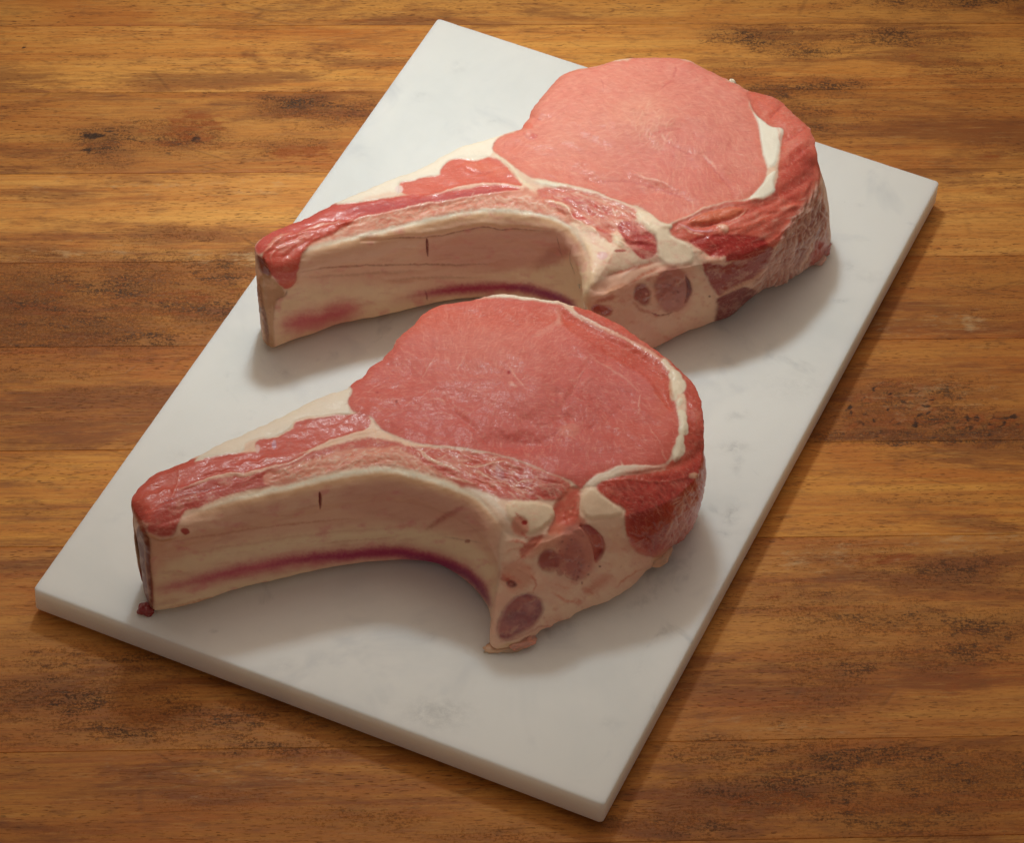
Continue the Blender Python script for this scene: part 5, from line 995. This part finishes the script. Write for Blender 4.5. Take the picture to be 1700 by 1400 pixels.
c.fill([(984, 376), (1004, 380), (1018, 396), (1016, 404), (998, 394)], (206, 90, 74), 2.5, 3.5, .8, z=-.0005); c.ell(1030, 416, 10, 2.5, (168, 40, 44), .8, warp=1); c.ell(1000, 424, 9, 7, (232, 176, 176), .7); c.fill([(1015, 388), (1030, 395), (1040, 410), (1024, 412)], (242, 216, 180), 3, 2, .8, z=.0006)
c.fill([(1022, 373), (1037, 365), (1056, 368), (1074, 383), (1089, 393), (1092, 408), (1089, 424), (1071, 432), (1061, 429), (1046, 409), (1031, 391)], (182, 66, 62), 2, 2, wet=.45, z=-.0003)
c.fibres([(1024, 374), (1056, 369), (1089, 394), (1089, 424), (1064, 430), (1036, 396)], 110, lambda u, v: math.atan2(v-409, u-1059), 17, .9, (228, 136, 118), .7, z=.0002, seed=17, jit=.2)
c.fill([(1054, 354), (1064, 348), (1080, 356), (1100, 372), (1120, 374), (1108, 384), (1118, 396), (1138, 401), (1154, 419), (1150, 440), (1110, 446), (1096, 434), (1092, 414), (1090, 392), (1074, 380), (1061, 368)], (246, 220, 190), 2, 2, z=.0012, zsoft=7)
c.line([(972, 398), (980, 420), (984, 445), (979, 470), (974, 490)], 12, (240, 202, 160), .85, z=.0006, soft=.8)
c.fill([(976, 478), (990, 470), (1013, 456), (1050, 444), (1089, 437), (1110, 440), (1150, 436), (1166, 452), (1178, 470), (1188, 490), (1190, 540), (1120, 570), (1060, 610), (985, 650), (978, 560)], (242, 190, 162), 4, 3)
c.fill([(1150, 440), (1166, 452), (1178, 470), (1188, 490), (1190, 540), (1140, 560), (1130, 530), (1150, 500), (1152, 470)], (246, 206, 174), 6, 4, .8)
for (p, w_, cl, z_) in [([(1013, 458), (1040, 448), (1070, 440), (1092, 434)], 7, (202, 92, 66), -.0008), ([(1030, 462), (1045, 450), (1060, 442)], 4, (238, 196, 176), .0005), ([(1046, 470), (1070, 455), (1096, 444)], 6, (204, 106, 78), -.0004), ([(1000, 490), (1020, 478), (1044, 470)], 8, (222, 158, 120), .0006), ([(985, 505), (1005, 498), (1030, 490)], 8, (196, 88, 62), -.0005)]:
    c.line(p, w_, cl, .7, z=z_)
c.fill([(978, 512), (990, 506), (1012, 508), (1018, 516), (1008, 528), (990, 524)], (170, 26, 22), 3, 3, .9, wet=.8, z=-.0006)
c.ell(1116, 480, 30, 39, (176, 76, 62), .6, .3); c.fill([(1134, 452), (1145, 464), (1149, 480), (1144, 496), (1134, 506), (1142, 480)], (112, 26, 26), 2, 1.5, wet=.7, z=-.0014, zsoft=3)
c.ell(1115, 481, 26, 36, (182, 110, 98), .9, .35, z=.0003, wet=.4); c.ell(1112, 486, 16, 24, (158, 90, 84), .6, .7)
for k in range(30): c.ell(1114+rng.normal()*10, 482+rng.normal()*14, rng.uniform(1, 2), rng.uniform(1, 2), (112, 58, 54) if k % 2 else (170, 104, 90), .5, z=rng.choice([-.0003, .0003]), warp=.4)
c.ell(1067, 489, 14, 19, (152, 58, 54), .9, .4, -.3, z=-.0018, wet=.8); c.ell(1071, 492, 5, 6, (170, 80, 68), .8, z=.0012); c.ell(1074, 488, 2, 2, (230, 160, 140), .7)
c.line([(1078, 518), (1090, 524), (1104, 522), (1120, 520)], 3.5, (140, 24, 22), .8, z=-.0004); c.line([(1108, 526), (1116, 520)], 2, (150, 40, 34), .7); c.ell(1178, 492, 2, 2, (90, 36, 28), .8, warp=.3)
c.line([(1050, 500), (1062, 515), (1080, 520)], 8, (180, 70, 54), .5)
VF2 = [(978, 480), (1045, 470), (1100, 440), (1160, 445), (1190, 490), (1190, 540), (1120, 570), (1060, 610), (985, 650), (978, 560)]
c.grain(VF2, (208, 92, 78), .55, 34, 24, .08, .5, .3, seed=5); c.grain(VF2, (250, 206, 168), .35, 26, 14, .05, .5, -.5, seed=6, z=.0002); c.grain(VF2, (176, 84, 64), .4, 12, 3, .22, .5, -.6, soft=5, seed=7)
c.grain([(950, 366), (1000, 392), (1046, 410), (1062, 430), (1010, 455), (985, 470), (966, 400)], (232, 140, 118), .55, 18, 9, .02, .5, .5, seed=8, z=-.0003)
c.rim(EY2, 22, (226, 116, 90), .35)  # glow through the thin outer edge, painted as an orange tint
c.grain(VF2, (232, 150, 130), .4, 60, 40, -.25, .3, .2, seed=11); c.grain([(950, 360), (1010, 390), (1062, 350), (1100, 374), (1150, 420), (1140, 440), (1060, 440), (980, 480), (966, 400)], (234, 166, 146), .5, 34, 14, -.1, .4, .4, seed=12)
CAP2 = [(1240, 150), (1303, 170), (1345, 208), (1360, 270), (1350, 330), (1310, 352), (1288, 320), (1298, 215), (1262, 195)]
c.rough(CAP2, .0012, 46, 16, -.5, 1); c.rim(CAP2, 10, (226, 112, 84), .5)  # folds, then a painted glow along the thin edge
FK2 = [(1110, 384), (1170, 352), (1240, 340), (1300, 328), (1345, 330), (1372, 400), (1330, 455), (1262, 484), (1200, 535), (1190, 490), (1160, 430)]
c.rough(FK2, .0015, 52, 14, -.35, 2); c.rough(fl2, .0016, 60, 6, 1.95, 3)
c.grain(FK2, (232, 170, 150), .5, 50, 5, .12, .5, -.35, seed=9); c.grain(FK2, (150, 44, 42), .25, 60, 9, .1, .5, -.3, seed=10, z=-.0005)
c.rough([(430, 405), (507, 362), (614, 333), (700, 322), (870, 312), (796, 345), (657, 374), (520, 406), (490, 465), (460, 460)], .0012, 70, 10, -.22, 4); c.rough([(660, 308), (737, 272), (820, 260), (868, 308), (750, 314)], .0007, 50, 14, -.2, 5)
c.rough([(890, 310), (984, 320), (1056, 350), (1090, 420), (1050, 410), (985, 384), (930, 360)], .0018, 36, 8, .45, 6); c.rough(VF2, .0012, 36, 14, -.4, 7); c.rough(EY2, .0016, 60, 24, .3, 8, soft=14, ridged=False)
CV2 = c
PARTS2 = [
    ('eye_muscle', MUSCLE, EY2, None),
    ('fat_seam', FAT, [(1243, 168), (1257, 192), (1277, 210), (1303, 213), (1300, 232), (1290, 275), (1290, 318), (1266, 332), (1240, 339), (1203, 342), (1169, 351), (1143, 364), (1120, 375), (1106, 380), (1118, 396), (1138, 401), (1154, 419), (1146, 436), (1110, 438), (1096, 432), (1092, 414), (1090, 392), (1074, 380), (1056, 364), (1040, 345), (984, 320), (930, 312), (884, 302), (872, 300), (890, 290), (1000, 310), (1100, 370), (1230, 320), (1262, 290), (1255, 200)], None),
    ('cap_muscle', MUSCLE, [(1236, 140), (1300, 150), (1360, 200), (1375, 290), (1352, 330), (1325, 350), (1290, 328), (1290, 318), (1302, 213), (1277, 211), (1250, 182), (1243, 165)], None),
    ('flank_muscle', MUSCLE, [(1106, 382), (1170, 350), (1240, 339), (1290, 325), (1325, 345), (1355, 325), (1400, 400), (1385, 430), (1300, 490), (1262, 492), (1216, 535), (1192, 545), (1190, 492), (1176, 466), (1162, 440), (1154, 420), (1138, 401), (1118, 396)], None),
    ('marrow', GRISTLE, [(1116, 444), (1136, 450), (1150, 468), (1150, 490), (1136, 512), (1112, 520), (1092, 508), (1076, 510), (1058, 505), (1053, 488), (1060, 472), (1076, 470), (1090, 478), (1094, 456)], None),
    ('vertebra', BONE, [(976, 478), (990, 470), (1013, 456), (1050, 446), (1070, 434), (1096, 434), (1110, 438), (1150, 438), (1162, 442), (1176, 466), (1190, 492), (1192, 560), (1060, 640), (975, 680), (972, 540)], None),
    ('sawn_end', GRISTLE, [(400, 432), (440, 436), (456, 462), (476, 488), (454, 502), (451, 540), (456, 600), (400, 600)], None),
    ('rib_muscle', MUSCLE, [(405, 415), (440, 380), (550, 338), (614, 333), (660, 325), (664, 316), (656, 302), (688, 300), (696, 294), (729, 291), (737, 271), (752, 262), (820, 258), (850, 283), (874, 304), (884, 304), (930, 312), (984, 320), (1040, 345), (1058, 366), (1090, 392), (1091, 424), (1064, 432), (1040, 405), (1010, 398), (985, 384), (960, 386), (930, 362), (893, 351), (796, 345), (732, 356), (657, 374), (560, 396), (507, 412), (499, 431), (492, 465), (479, 482), (469, 480), (446, 452), (420, 432)], None),
    ('rib_bone', BONE, RIM2[:1]+[(a, b-6) for a, b in RIM2[1:19]]+[(500, 430), (494, 453), (490, 468), (478, 484), (452, 500), (450, 620), (700, 560), (960, 640), (990, 660)]+[(974, 500)], None),
    ('outer_fat', FAT, None, None)]
S2 = dict(name='veal_chop', label='raw veal rib chop farther back on the marble, torn pale membrane on its right flank', group='raw rib chops', T=.0525, h=.00042, rows=100, seed=2.0,
    segs=[(BACK2, None, .0012, .004, 0, .0015, .004), (FLK2, FLKB2, .0100, .021, 0, .0030, 0), (RIM2, BOT2, .0028, .0085, .0034, .0, 0), (END2, ENDB2, .003, .007, 0, .0005, 0)],
    swell=[(1060, 200, 180, 90, .0030), (860, 260, 60, 30, -.001), (1120, 420, 40, 30, -.001), (600, 350, 120, 25, .001)], parts=PARTS2)
r2 = build_chop(S2, CV2)
scrap(r2, 1366, 412, .004, (.010, .006, .007), (186, 84, 72), MUSCLE, .9, seed=11); scrap(r2, 1352, 428, .003, (.012, .007, .006), (222, 160, 138), FAT, .6, seed=12); scrap(r2, 1214, 137, .050, (.004, .003, .003), (244, 226, 196), FAT, seed=13)
scrap(r2, 968, 474, .026, (.004, .003, .003), (244, 222, 190), FAT, seed=16)
